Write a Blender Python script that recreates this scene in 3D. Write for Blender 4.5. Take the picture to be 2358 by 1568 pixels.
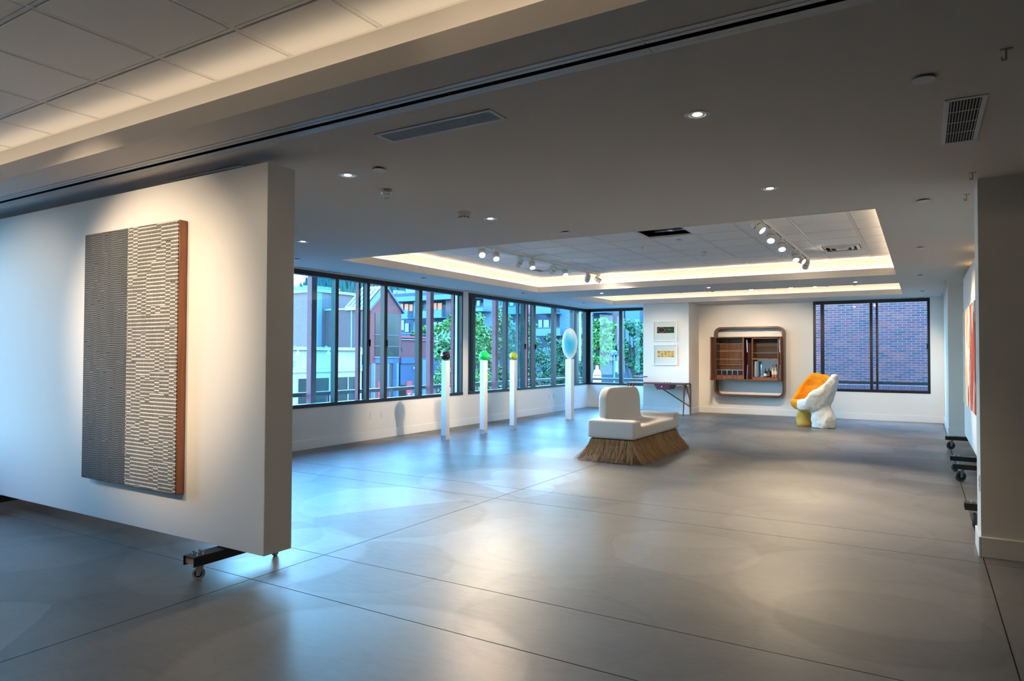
import bpy, bmesh, math, random
from mathutils import Matrix, Vector, Euler, noise as mnoise
from math import radians, sin, cos, pi

# ------------------------------------------------------------------ scene, camera
for o in list(bpy.data.objects):
    bpy.data.objects.remove(o, do_unlink=True)
SC = bpy.context.scene
COL = SC.collection
PW, PH, FPX = 2358.0, 1568.0, 1565.15          # photograph size and focal length in its pixels
EYE = Vector((0, 0, 1.445))
CROT = Matrix.Rotation(radians(31.136), 3, 'Z') @ Matrix.Rotation(radians(90 + 1.2088), 3, 'X') @ Matrix.Rotation(radians(.1989), 3, 'Z')
cam_d = bpy.data.cameras.new('camera')
cam_d.sensor_width = 36.0
cam_d.lens = FPX / PW * 36.0
cam_d.clip_end = 3000
cam = bpy.data.objects.new('camera', cam_d)
COL.objects.link(cam)
cam.matrix_world = Matrix.Translation(EYE) @ CROT.to_4x4()
SC.camera = cam

# ------------------------------------------------------------------ sky (dusk, blue against the warm lamps) and exposure
W_ = bpy.data.worlds.new('dusk_sky'); SC.world = W_
W_.use_nodes = True
nt = W_.node_tree; nt.nodes.clear()
n_out = nt.nodes.new('ShaderNodeOutputWorld'); n_bg = nt.nodes.new('ShaderNodeBackground')
n_tc = nt.nodes.new('ShaderNodeTexCoord'); n_sep = nt.nodes.new('ShaderNodeSeparateXYZ'); n_rmp = nt.nodes.new('ShaderNodeValToRGB')
nt.links.new(n_tc.outputs['Generated'], n_sep.inputs[0])
nt.links.new(n_sep.outputs['Z'], n_rmp.inputs[0])
n_rmp.color_ramp.elements[0].position = 0.0; n_rmp.color_ramp.elements[0].color = (.52, .84, 1.0, 1)
e_ = n_rmp.color_ramp.elements.new(.28); e_.color = (.27, .60, 1.0, 1)
n_rmp.color_ramp.elements[2].position = 0.8; n_rmp.color_ramp.elements[2].color = (.16, .45, 1.0, 1)
nt.links.new(n_rmp.outputs[0], n_bg.inputs['Color'])
n_bg.inputs['Strength'].default_value = 9.0
nt.links.new(n_bg.outputs[0], n_out.inputs[0])
SC.view_settings.view_transform = 'Standard'
SC.view_settings.look = 'None'
SC.view_settings.gamma = 1.0
SC.view_settings.use_curve_mapping = False
SC.view_settings.exposure = 1.05
SC.cycles.max_bounces = 8
SC.cycles.diffuse_bounces = 4
SC.cycles.glossy_bounces = 3
SC.cycles.transparent_max_bounces = 24
SC.cycles.sample_clamp_indirect = 5.0
SC.cycles.caustics_reflective = False
SC.cycles.caustics_refractive = False
WARM = (1.0, .77, .52)

# ------------------------------------------------------------------ pixel of the photograph -> point on a plane
def ray(px, py):
    return CROT @ Vector(((px - PW / 2) / FPX, -(py - PH / 2) / FPX, -1.0))
def at_z(px, py, z=0.0):
    d = ray(px, py); return EYE + d * ((z - EYE.z) / d.z)
def at_x(px, py, x):
    d = ray(px, py); return EYE + d * ((x - EYE.x) / d.x)
def at_y(px, py, y):
    d = ray(px, py); return EYE + d * ((y - EYE.y) / d.y)

# ------------------------------------------------------------------ mesh builder
class MB:
    def __init__(s):
        s.v = []; s.f = []
    def add(s, vs, fs):
        b = len(s.v); s.v += [tuple(p) for p in vs]; s.f += [tuple(b + i for i in f) for f in fs]; return s
    def box(s, x0, x1, y0, y1, z0, z1):
        if x0 > x1: x0, x1 = x1, x0
        if y0 > y1: y0, y1 = y1, y0
        if z0 > z1: z0, z1 = z1, z0
        return s.add([(x0,y0,z0),(x1,y0,z0),(x1,y1,z0),(x0,y1,z0),(x0,y0,z1),(x1,y0,z1),(x1,y1,z1),(x0,y1,z1)],
                     [(0,3,2,1),(4,5,6,7),(0,1,5,4),(1,2,6,5),(2,3,7,6),(3,0,4,7)])
    def cbox(s, c, size, rot=None):
        hx, hy, hz = [q / 2 for q in size]
        vs = [Vector(p) for p in ((-hx,-hy,-hz),(hx,-hy,-hz),(hx,hy,-hz),(-hx,hy,-hz),(-hx,-hy,hz),(hx,-hy,hz),(hx,hy,hz),(-hx,hy,hz))]
        if rot is not None: vs = [rot @ p for p in vs]
        return s.add([p + Vector(c) for p in vs], [(0,3,2,1),(4,5,6,7),(0,1,5,4),(1,2,6,5),(2,3,7,6),(3,0,4,7)])
    def poly(s, pts):
        return s.add(pts, [tuple(range(len(pts)))])
    def prism(s, pts, off):
        n = len(pts); o = Vector(off)
        vs = [Vector(p) for p in pts] + [Vector(p) + o for p in pts]
        fs = [tuple(reversed(range(n))), tuple(range(n, 2 * n))] + [(i, (i + 1) % n, n + (i + 1) % n, n + i) for i in range(n)]
        return s.add(vs, fs)
    def ring(s, c, ax, r, n):
        ax = Vector(ax).normalized(); u = ax.orthogonal().normalized(); w = ax.cross(u)
        return [Vector(c) + (u * cos(2*pi*i/n) + w * sin(2*pi*i/n)) * r for i in range(n)]
    def cyl(s, p0, p1, r0, r1=None, n=16, caps=True):
        r1 = r0 if r1 is None else r1
        ax = Vector(p1) - Vector(p0)
        a = s.ring(p0, ax, r0, n); b = s.ring(p1, ax, r1, n)
        fs = [(i, (i + 1) % n, n + (i + 1) % n, n + i) for i in range(n)]
        if caps: fs += [tuple(reversed(range(n))), tuple(range(n, 2 * n))]
        return s.add(a + b, fs)
    def tube(s, pts, rad, n=8, closed=False):
        pts = [Vector(p) for p in pts]; m = len(pts)
        if not hasattr(rad, '__len__'): rad = [rad] * m
        vs = []; u = None
        for i, p in enumerate(pts):
            if closed: t = pts[(i + 1) % m] - pts[i - 1]
            else: t = pts[min(i + 1, m - 1)] - pts[max(i - 1, 0)]
            t.normalize()
            u = t.orthogonal() if u is None else (u - t * u.dot(t))
            if u.length < 1e-6: u = t.orthogonal()
            u.normalize(); w = t.cross(u)
            vs += [p + (u * cos(2*pi*k/n) + w * sin(2*pi*k/n)) * rad[i] for k in range(n)]
        fs = []
        for i in range(m if closed else m - 1):
            j = (i + 1) % m
            fs += [(i*n + k, i*n + (k+1) % n, j*n + (k+1) % n, j*n + k) for k in range(n)]
        if not closed: fs += [tuple(reversed(range(n))), tuple(range((m-1)*n, m*n))]
        return s.add(vs, fs)
    def lathe(s, prof, n=24, o=(0,0,0), rot=None, caps=True):
        o = Vector(o); vs = []
        for (r, z) in prof:
            for k in range(n):
                p = Vector((r * cos(2*pi*k/n), r * sin(2*pi*k/n), z))
                vs.append((rot @ p if rot is not None else p) + o)
        fs = []; m = len(prof)
        for i in range(m - 1):
            fs += [(i*n + k, i*n + (k+1) % n, (i+1)*n + (k+1) % n, (i+1)*n + k) for k in range(n)]
        if caps: fs += [tuple(reversed(range(n))), tuple(range((m-1)*n, m*n))]
        return s.add(vs, fs)
    def ball(s, c, r, n=24, m=14, sc=(1,1,1)):
        prof = [(sin(pi*(i+.02)/(m+.04)) , -cos(pi*(i+.02)/(m+.04))) for i in range(m+1)]
        mm = Matrix.Diagonal(Vector((r*sc[0], r*sc[1], r*sc[2])))
        return s.lathe(prof, n, c, mm)
    def build(s, name, mat, parent=None, smooth=False, bevel=0, loc=None, seg=2):
        me = bpy.data.meshes.new(name); me.from_pydata(s.v, [], s.f); me.validate(); me.update()
        return link(name, me, mat, parent, smooth, bevel, loc, seg)

def link(name, me, mat, parent=None, smooth=False, bevel=0, loc=None, seg=2):
    o = bpy.data.objects.new(name, me); COL.objects.link(o)
    if mat is not None:
        for mm in (mat if isinstance(mat, (list, tuple)) else [mat]): me.materials.append(mm)
    if parent is not None: o.parent = parent
    if loc is not None: o.location = loc
    if smooth:
        me.polygons.foreach_set('use_smooth', [True] * len(me.polygons))
        try: me.set_sharp_from_angle(angle=radians(smooth if smooth is not True else 40))
        except Exception: pass
    if bevel:
        b = o.modifiers.new('bevel', 'BEVEL'); b.width = bevel; b.segments = seg; b.limit_method = 'ANGLE'; b.angle_limit = radians(40)
    return o

def tag(o, label=None, cat=None, group=None, kind=None):
    if label: o['label'] = label
    if cat: o['category'] = cat
    if group: o['group'] = group
    if kind: o['kind'] = kind
    return o
def thing(name, loc=(0,0,0), rz=0.0, label=None, cat=None, group=None, kind=None):
    o = bpy.data.objects.new(name, None); COL.objects.link(o); o.empty_display_size = .1
    o.location = loc; o.rotation_euler = (0, 0, rz)
    return tag(o, label, cat, group, kind)
def dup(o, loc=None, rot=None, label=None, parent=None):
    c = o.copy(); COL.objects.link(c)
    if parent is not None: c.parent = parent
    if loc is not None: c.location = loc
    if rot is not None: c.rotation_euler = rot
    if label: c['label'] = label
    for ch in list(o.children): dup(ch, parent=c)
    return c
def share(name, me, parent, loc, rot=None, scale=None):
    o = bpy.data.objects.new(name, me); COL.objects.link(o); o.parent = parent; o.location = loc
    if rot is not None: o.rotation_euler = rot
    if scale is not None: o.scale = scale
    return o
def mesh_of(mb, mat, name='piece'):
    me = bpy.data.meshes.new(name); me.from_pydata(mb.v, [], mb.f); me.update()
    if mat is not None: me.materials.append(mat)
    return me

# ------------------------------------------------------------------ materials
def newmat(name):
    m = bpy.data.materials.new(name); m.use_nodes = True
    return m, m.node_tree, m.node_tree.nodes['Principled BSDF']
def pm(name, col, rough=.5, metal=0.0, spec=.5, var=None, bump=None, emit=None, estr=0.0, trans=0.0, ior=1.45, sss=0.0, coat=0.0, alpha=None):
    """principled material with procedural colour variation (scale, amount, detail) and fine bump (scale, strength)"""
    m, t, b = newmat(name)
    b.inputs['Base Color'].default_value = (*col, 1); b.inputs['Roughness'].default_value = rough
    b.inputs['Metallic'].default_value = metal; b.inputs['Specular IOR Level'].default_value = spec
    b.inputs['IOR'].default_value = ior
    if trans: b.inputs['Transmission Weight'].default_value = trans
    if coat: b.inputs['Coat Weight'].default_value = coat
    if sss:
        b.inputs['Subsurface Weight'].default_value = sss; b.inputs['Subsurface Radius'].default_value = (.05, .05, .05)
    if emit: b.inputs['Emission Color'].default_value = (*emit, 1); b.inputs['Emission Strength'].default_value = estr
    tc = t.nodes.new('ShaderNodeTexCoord')
    if var:
        nz = t.nodes.new('ShaderNodeTexNoise'); nz.inputs['Scale'].default_value = var[0]; nz.inputs['Detail'].default_value = var[2] if len(var) > 2 else 4
        mp = t.nodes.new('ShaderNodeMapping')
        if len(var) > 3: mp.inputs['Scale'].default_value = var[3]
        t.links.new(tc.outputs['Object'], mp.inputs[0]); t.links.new(mp.outputs[0], nz.inputs['Vector'])
        mx = t.nodes.new('ShaderNodeMix'); mx.data_type = 'RGBA'
        a = var[1]
        mx.inputs['A'].default_value = (*[c * (1 - a) for c in col], 1); mx.inputs['B'].default_value = (*[min(1, c * (1 + a)) for c in col], 1)
        t.links.new(nz.outputs['Fac'], mx.inputs['Factor']); t.links.new(mx.outputs['Result'], b.inputs['Base Color'])
    if bump:
        nb = t.nodes.new('ShaderNodeTexNoise'); nb.inputs['Scale'].default_value = bump[0]; nb.inputs['Detail'].default_value = 3
        t.links.new(tc.outputs['Object'], nb.inputs['Vector'])
        bp = t.nodes.new('ShaderNodeBump'); bp.inputs['Strength'].default_value = bump[1]; bp.inputs['Distance'].default_value = .01
        t.links.new(nb.outputs['Fac'], bp.inputs['Height']); t.links.new(bp.outputs['Normal'], b.inputs['Normal'])
    return m
def wood(name, c0, c1, scale=(2, 2, .25), freq=14, rough=.38, coat=0.1):
    m, t, b = newmat(name)
    tc = t.nodes.new('ShaderNodeTexCoord'); mp = t.nodes.new('ShaderNodeMapping'); mp.inputs['Scale'].default_value = scale
    nz = t.nodes.new('ShaderNodeTexNoise'); nz.inputs['Scale'].default_value = freq; nz.inputs['Detail'].default_value = 6; nz.inputs['Distortion'].default_value = .6
    cr = t.nodes.new('ShaderNodeValToRGB'); cr.color_ramp.elements[0].position = .3; cr.color_ramp.elements[1].position = .7
    cr.color_ramp.elements[0].color = (*c0, 1); cr.color_ramp.elements[1].color = (*c1, 1)
    t.links.new(tc.outputs['Object'], mp.inputs[0]); t.links.new(mp.outputs[0], nz.inputs['Vector']); t.links.new(nz.outputs['Fac'], cr.inputs[0])
    t.links.new(cr.outputs[0], b.inputs['Base Color']); b.inputs['Roughness'].default_value = rough; b.inputs['Coat Weight'].default_value = coat
    return m
def emitter(name, col, strength):
    m, t, b = newmat(name); b.inputs['Base Color'].default_value = (.03, .03, .03, 1)
    b.inputs['Emission Color'].default_value = (*col, 1); b.inputs['Emission Strength'].default_value = strength
    return m
def glass_pane(name, tint=(.86, .97, 1.0), refl=1.0):
    m = bpy.data.materials.new(name); m.use_nodes = True; t = m.node_tree; t.nodes.clear()
    o = t.nodes.new('ShaderNodeOutputMaterial'); mx = t.nodes.new('ShaderNodeMixShader'); tr = t.nodes.new('ShaderNodeBsdfTransparent'); gl = t.nodes.new('ShaderNodeBsdfGlossy')
    lw = t.nodes.new('ShaderNodeLayerWeight'); lw.inputs['Blend'].default_value = .5
    pw = t.nodes.new('ShaderNodeMath'); pw.operation = 'POWER'; pw.inputs[1].default_value = 5.0; t.links.new(lw.outputs['Facing'], pw.inputs[0])
    mu = t.nodes.new('ShaderNodeMath'); mu.operation = 'MULTIPLY_ADD'; mu.inputs[1].default_value = .6 * refl; mu.inputs[2].default_value = .018 * refl
    tr.inputs['Color'].default_value = (*tint, 1); gl.inputs['Roughness'].default_value = .005
    t.links.new(pw.outputs[0], mu.inputs[0]); t.links.new(mu.outputs[0], mx.inputs[0])
    t.links.new(tr.outputs[0], mx.inputs[1]); t.links.new(gl.outputs[0], mx.inputs[2]); t.links.new(mx.outputs[0], o.inputs[0])
    return m
def brick_mat(name, c1, c2, mortar, row=.0677, length=.2, plane='x', msize=.012, rough=.85):
    """brickwork too far off to tell the bricks apart"""
    m, t, b = newmat(name)
    tc = t.nodes.new('ShaderNodeTexCoord'); sp = t.nodes.new('ShaderNodeSeparateXYZ'); cb = t.nodes.new('ShaderNodeCombineXYZ')
    t.links.new(tc.outputs['Object'], sp.inputs[0])
    t.links.new(sp.outputs['Y' if plane == 'x' else 'X'], cb.inputs['X']); t.links.new(sp.outputs['Z'], cb.inputs['Y'])
    br = t.nodes.new('ShaderNodeTexBrick'); br.inputs['Scale'].default_value = 1.0
    br.inputs['Color1'].default_value = (*c1, 1); br.inputs['Color2'].default_value = (*c2, 1); br.inputs['Mortar'].default_value = (*mortar, 1)
    br.inputs['Mortar Size'].default_value = msize; br.inputs['Brick Width'].default_value = length; br.inputs['Row Height'].default_value = row
    t.links.new(cb.outputs[0], br.inputs['Vector']); t.links.new(br.outputs['Color'], b.inputs['Base Color']); b.inputs['Roughness'].default_value = rough
    return m

M = {}
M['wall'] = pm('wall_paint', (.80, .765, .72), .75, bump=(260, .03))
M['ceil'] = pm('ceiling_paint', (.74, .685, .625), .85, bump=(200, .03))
M['trim'] = pm('trim_paint', (.82, .81, .79), .45)
M['tile'] = pm('ceiling_tile_fibre', (.88, .87, .85), .95, bump=(180, .10), var=(90, .02))
M['grid'] = pm('ceiling_grid_paint', (.78, .77, .75), .55)
M['frame'] = pm('dark_bronze_aluminium', (.018, .019, .022), .38, metal=.25, var=(20, .15))
M['white'] = pm('white_lacquer', (.86, .86, .85), .35)
M['black'] = pm('black_powder_coat', (.012, .012, .013), .45, bump=(300, .05))
M['blackhole'] = pm('dark_void', (.006, .006, .007), .9)
M['zinc'] = pm('zinc_plated_steel', (.62, .64, .66), .32, metal=.9)
M['chrome'] = pm('chrome', (.8, .8, .82), .12, metal=1.0)
M['glass'] = glass_pane('window_glass')
M['glass2'] = glass_pane('window_glass_double', (.72, .92, .97))
M['clear'] = glass_pane('clear_shelf_glass', (.88, .96, .93))
M['lens'] = emitter('lit_lamp_lens', (1.0, .86, .66), 60)
M['lens_dim'] = emitter('lit_downlight_lens', (1.0, .88, .70), 14)
M['led'] = [emitter('led_strip_%d' % i, (1.0, .79, .55), v) for i, v in enumerate((1.5, 4.5, 3.2))]
# ------------------------------------------------------------------ concrete floor: slabs between saw cuts
def floor_mat():
    m, t, b = newmat('polished_concrete')
    N = t.nodes.new; L = t.links.new
    tc = N('ShaderNodeTexCoord')
    def math_(op, a=None, c=None, va=0.0, vc=0.0):
        n = N('ShaderNodeMath'); n.operation = op; n.inputs[0].default_value = va; n.inputs[1].default_value = vc
        if a is not None: L(a, n.inputs[0])
        if c is not None: L(c, n.inputs[1])
        return n.outputs[0]
    nz0 = N('ShaderNodeTexNoise'); nz0.inputs['Scale'].default_value = 1.3; nz0.inputs['Detail'].default_value = 6
    L(tc.outputs['Object'], nz0.inputs['Vector'])
    wob = N('ShaderNodeVectorMath'); wob.operation = 'MULTIPLY_ADD'
    L(nz0.outputs['Color'], wob.inputs[0]); wob.inputs[1].default_value = (.26, .26, 0); L(tc.outputs['Object'], wob.inputs[2])
    discs = []
    for k, (sc, thr, off) in enumerate(((.50, .40, 0.0), (.44, .37, 3.7), (.66, .36, 9.1))):
        mp = N('ShaderNodeMapping'); mp.inputs['Location'].default_value = (off, off * 1.7, 0); mp.inputs['Rotation'].default_value = (0, 0, off)
        L(wob.outputs[0], mp.inputs[0])
        vo = N('ShaderNodeTexVoronoi'); vo.voronoi_dimensions = '2D'; vo.inputs['Scale'].default_value = sc
        L(mp.outputs[0], vo.inputs['Vector'])
        mr = N('ShaderNodeMapRange'); mr.inputs['From Min'].default_value = thr - .012; mr.inputs['From Max'].default_value = thr + .012
        L(vo.outputs['Distance'], mr.inputs['Value'])
        # swept arcs inside each trowel pass
        sn = math_('SINE', math_('MULTIPLY', vo.outputs['Distance'], vc=42.0))
        hv = N('ShaderNodeSeparateColor'); L(vo.outputs['Color'], hv.inputs[0])
        disc = math_('MULTIPLY', math_('SUBTRACT', va=1.0, c=mr.outputs[0]), math_('SUBTRACT', hv.outputs[0], vc=.45))
        rim = math_('SUBTRACT', va=1.0, c=math_('ABSOLUTE', math_('MULTIPLY', math_('SUBTRACT', vo.outputs['Distance'], vc=thr), vc=45.0)))
        rim = math_('MAXIMUM', rim, vc=0.0)
        discs.append((disc, rim, sn))
    s = math_('ADD', math_('ADD', discs[0][0], discs[1][0]), discs[2][0])
    rims = math_('ADD', math_('ADD', discs[0][1], discs[1][1]), discs[2][1])
    nz1 = N('ShaderNodeTexNoise'); nz1.inputs['Scale'].default_value = .55; nz1.inputs['Detail'].default_value = 6; nz1.inputs['Roughness'].default_value = .62
    L(tc.outputs['Object'], nz1.inputs['Vector'])
    nz2 = N('ShaderNodeTexNoise'); nz2.inputs['Scale'].default_value = 22; nz2.inputs['Detail'].default_value = 6
    mp2 = N('ShaderNodeMapping'); mp2.inputs['Scale'].default_value = (.35, 1.4, 1); L(tc.outputs['Object'], mp2.inputs[0]); L(mp2.outputs[0], nz2.inputs['Vector'])
    tone = math_('ADD', math_('MULTIPLY', s, vc=.36), math_('MULTIPLY', math_('SUBTRACT', nz1.outputs['Fac'], vc=.5), vc=1.0))
    tone = math_('ADD', tone, math_('MULTIPLY', math_('SUBTRACT', nz2.outputs['Fac'], vc=.5), vc=.22))
    tone = math_('SUBTRACT', tone, math_('MULTIPLY', rims, vc=.05))
    fac = math_('ADD', math_('MULTIPLY', tone, vc=.8), vc=.5)
    cr = N('ShaderNodeValToRGB'); e = cr.color_ramp.elements
    e[0].position = .12; e[0].color = (.075, .072, .068, 1); e[1].position = .9; e[1].color = (.225, .22, .21, 1)
    L(fac, cr.inputs[0]); L(cr.outputs[0], b.inputs['Base Color'])
    rg = math_('SUBTRACT', va=.40, c=math_('MULTIPLY', tone, vc=.20)); L(rg, b.inputs['Roughness'])
    b.inputs['Specular IOR Level'].default_value = .5
    bp = N('ShaderNodeBump'); bp.inputs['Strength'].default_value = .05; bp.inputs['Distance'].default_value = .01
    L(math_('ADD', nz2.outputs['Fac'], math_('MULTIPLY', rims, vc=.1)), bp.inputs['Height']); L(bp.outputs[0], b.inputs['Normal'])
    return m
M['floor'] = floor_mat()
M['joint'] = pm('saw_cut_dirt', (.05, .045, .04), .9)

XW, YB, ZC, ZT = -8.02, 17.38, 2.744, 3.05
floor = tag(MB().box(-8.3, 3.8, -4.7, 17.6, -.30, -.012).build('floor', M['joint']), kind='structure')
jx = [-8.25, -3.70, .362, 3.75]; jy = [-4.65, 2.90, 3.52, 5.80, 6.35, 17.55]; g = .0035
for i in range(3):
    for j in range(5):
        MB().box(jx[i] + g, jx[i+1] - g, jy[j] + g, jy[j+1] - g, -.05, 0).build('concrete_slab', M['floor'], floor)

# ------------------------------------------------------------------ window wall (left)
ZS, ZH = .628, 2.725
W0, W1, W2 = (1.0, 2.5), (5.9, 11.34), (11.53, 17.30)
wl = MB().box(XW - .22, XW, -4.7, 17.6, -.05, ZS).box(XW - .22, XW, -4.7, 17.6, ZH, 3.5)
for a, b_ in ((-4.7, W0[0]), (W0[1], W1[0]), (W1[1], W2[0])): wl.box(XW - .22, XW, a, b_, ZS, ZH)
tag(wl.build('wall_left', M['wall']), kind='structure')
# back wall with the corner window and the window onto the alley
W3, W4 = (-7.98, -6.02), (-2.205, .143)
wb = MB().box(XW, 2.2, YB, YB + .22, -.05, ZS).box(XW, 2.2, YB, YB + .22, ZH, 3.5)
wb.box(W3[1], W4[0], YB, YB + .22, ZS, ZH).box(W4[1], 2.2, YB, YB + .22, ZS, ZH)
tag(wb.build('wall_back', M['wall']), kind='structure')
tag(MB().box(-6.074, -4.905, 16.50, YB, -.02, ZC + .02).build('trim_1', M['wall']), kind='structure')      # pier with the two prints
M['greywall'] = pm('low_bounce_wall', (.16, .15, .14), .8)  # unseen rear and side walls, darkened to cut bounce light in the foreground
# right side: end wall, pier, alcove for the rolling walls, near wall end
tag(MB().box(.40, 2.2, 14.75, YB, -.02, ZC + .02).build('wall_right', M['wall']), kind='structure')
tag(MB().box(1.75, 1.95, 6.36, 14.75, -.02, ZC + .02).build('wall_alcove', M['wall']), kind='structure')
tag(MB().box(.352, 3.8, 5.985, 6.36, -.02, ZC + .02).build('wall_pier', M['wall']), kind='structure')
tag(MB().box(3.6, 3.8, -4.7, 5.985, -.02, 3.5).build('wall_side', M['greywall']), kind='structure')
tag(MB().box(-8.2, 3.8, -4.7, -4.5, -.02, 3.5).build('wall_rear', M['greywall']), kind='structure')
# baseboards
BH, BT = .145, .016
def skirting(name, segs):
    b = MB()
    for s in segs: b.box(*s, 0.0, BH)
    return tag(b.build(name, M['trim'], bevel=.004), kind='structure')
skirting('baseboard_left', [(XW, XW + BT, -4.5, YB)])
skirting('baseboard_back', [(XW + BT, -6.074, YB - BT, YB), (-4.905, .40, YB - BT, YB), (-6.074 - BT, -4.905 + BT, 16.5 - BT, 16.5), (-4.905, -4.905 + BT, 16.5, YB - BT), (-6.074 - BT, -6.074, 16.5, YB - BT)])
skirting('baseboard_right', [(.40 - BT, .40, 14.75 - BT, YB - BT), (.40, 1.75, 14.75 - BT, 14.75), (1.75 - BT, 1.75, 6.36, 14.75 - BT)])
skirting('baseboard_pier', [(.352 - BT, .352, 5.985 - BT, 6.36), (.352, 3.6, 5.985 - BT, 5.985)])

# ------------------------------------------------------------------ windows: frame, mullions, panes, handles
def window_y(name, y0, y1, mull, gaps=(), sash=(), x=XW):
    """aluminium window in the wall plane x = const, mullions at the listed y"""
    w = thing(name, kind='structure')
    f = MB().box(x - .11, x + .004, y0, y1, ZH - .075, ZH).box(x - .11, x + .012, y0, y1, ZS, ZS + .055)
    f.box(x - .11, x + .002, y0, y0 + .045, ZS, ZH).box(x - .11, x + .002, y1 - .045, y1, ZS, ZH)
    f.build('window_frame', M['frame'], w)
    for m_, wd in mull: MB().box(x - .10, x - .005, m_ - wd / 2, m_ + wd / 2, ZS + .05, ZH - .07).build('mullion', M['frame'], w)
    ys = [y0 + .03] + [m_ for m_, wd in mull] + [y1 - .03]
    for a, b_ in zip(ys, ys[1:]):
        if any(a - .1 < g_ < b_ for g_ in gaps): continue
        MB().box(x - .060, x - .054, a, b_, ZS + .05, ZH - .07).build('pane', M['glass'], w)
    for a, b_ in sash: MB().box(x - .088, x - .082, a, b_, ZS + .05, ZH - .07).build('pane', M['glass2'], w)
    return w
w1 = window_y('window_1', *W1, [(6.62, .06), (7.86, .07), (8.58, .07), (9.02, .08), (9.98, .10)], gaps=(8.8,), sash=((7.40, 7.84),))
w2 = window_y('window_2', *W2, [(11.76, .08), (13.06, .09), (13.86, .08), (14.34, .11), (15.42, .12), (16.74, .14)], gaps=(11.65, 14.1), sash=((13.08, 13.84),))
w0 = window_y('window_5', *W0, [(1.75, .08)])
for w, y in ((w1, 8.62), (w1, 11.26), (w2, 13.90), (w2, 16.70), (w1, 9.05), (w2, 14.40)):
    MB().box(XW - .01, XW + .012, y - .009, y + .009, 1.58, 1.70).box(XW + .002, XW + .020, y - .012, y + .002, 1.67, 1.69).build('latch', M['frame'], w, bevel=.004)
def window_x(name, x0, x1, mull, gaps=(), y=YB, zs=ZS, zh=ZH):
    w = thing(name, kind='structure')
    f = MB().box(x0, x1, y - .004, y + .11, zh - .075, zh).box(x0, x1, y - .012, y + .11, zs, zs + .06)
    f.box(x0, x0 + .05, y - .002, y + .11, zs, zh).box(x1 - .05, x1, y - .002, y + .11, zs, zh)
    f.build('window_frame', M['frame'], w)
    for m_, wd in mull: MB().box(m_ - wd / 2, m_ + wd / 2, y + .005, y + .10, zs + .05, zh - .07).build('mullion', M['frame'], w)
    xs = [x0 + .03] + [m_ for m_, wd in mull] + [x1 - .03]
    for a, b_ in zip(xs, xs[1:]):
        if any(a < g_ < b_ for g_ in gaps): continue
        MB().box(a, b_, y + .054, y + .060, zs + .05, zh - .07).build('pane', M['glass'], w)
    return w
w3 = window_x('window_3', *W3, [(-7.04, .10)])
MB().box(XW - .05, XW + .04, YB - .04, YB + .06, ZS, ZH).build('corner_post', M['frame'], w3)
w4 = window_x('window_4', *W4, [(-2.008, .075), (-.995, .055), (-.881, .045)], gaps=(-2.1,))
MB().box(-2.03, -2.0, YB - .03, YB + .01, 1.60, 1.75).build('latch', M['frame'], w4, bevel=.004)
MB().box(.075, .10, YB - .03, YB + .01, 1.60, 1.72).build('latch', M['frame'], w4, bevel=.004)
# maroon outer posts and trims of the curtain wall, on the balcony side
M['maroon'] = pm('maroon_steel_paint', (.15, .034, .046), .5, var=(8, .15))
for px in (717.5,):
    pass
def maroon(y, w_, x0=XW - .20, x1=XW - .13, par=None):
    return MB().box(x0, x1, y - w_ / 2, y + w_ / 2, ZS - .3, ZH - .02).build('outer_trim', M['maroon'], par)
for y in (8.50, 11.22): maroon(y, .05, par=w1)
for y in (11.66, 13.80, 14.22, 16.66): maroon(y, .05, par=w2)

# ------------------------------------------------------------------ ceiling: soffit with three lit coffers
OX0, OX1 = -6.845, -.344
COF = [(-3.3, 2.363), (6.763, 12.391), (13.85, 16.40)]
SLOT = (2.686, 2.724)
ce = MB()
ys = [-4.55, COF[0][0], COF[0][1], SLOT[0]]
def slab(x0, x1, y0, y1): ce.box(x0, x1, y0, y1, ZC, ZC + .045)
slab(XW, 3.6, -4.55, COF[0][0]); slab(XW, 3.6, COF[0][1], SLOT[0]); slab(XW, 3.6, SLOT[1], COF[1][0]); slab(XW, 3.6, COF[1][1], COF[2][0]); slab(XW, 3.6, COF[2][1], YB)
for a, b_ in COF: slab(XW, OX0, a, b_); slab(OX1, 3.6, a, b_)
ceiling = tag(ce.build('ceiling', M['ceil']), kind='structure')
tag(MB().box(XW - .3, 3.9, -4.8, YB + .3, 3.5, 3.7).build('roof', M['blackhole']), kind='structure')
LIP, RC = .115, .13
for ci, (a, b_) in enumerate(COF):
    for s in ((OX0 - .018, OX0 + .004, a - .018, b_ + .018), (OX1 - .004, OX1 + .018, a - .018, b_ + .018), (OX0 + .004, OX1 - .004, a - .018, a + .004), (OX0 + .004, OX1 - .004, b_ - .004, b_ + .018)):
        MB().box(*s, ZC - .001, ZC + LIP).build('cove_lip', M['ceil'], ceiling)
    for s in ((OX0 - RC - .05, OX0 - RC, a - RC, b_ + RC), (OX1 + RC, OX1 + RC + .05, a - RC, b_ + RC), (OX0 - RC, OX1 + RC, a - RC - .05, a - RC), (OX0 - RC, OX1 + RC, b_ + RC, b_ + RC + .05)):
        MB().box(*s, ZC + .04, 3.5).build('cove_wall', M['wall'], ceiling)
    for s in ((OX0 - .105, OX0 - .030, a - .05, b_ + .05), (OX1 + .030, OX1 + .105, a - .05, b_ + .05), (OX0, OX1, a - .105, a - .030), (OX0, OX1, b_ + .030, b_ + .105)):
        MB().box(*s, ZC + .046, ZC + .056).build('led_strip', M['led'][ci], ceiling)
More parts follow.
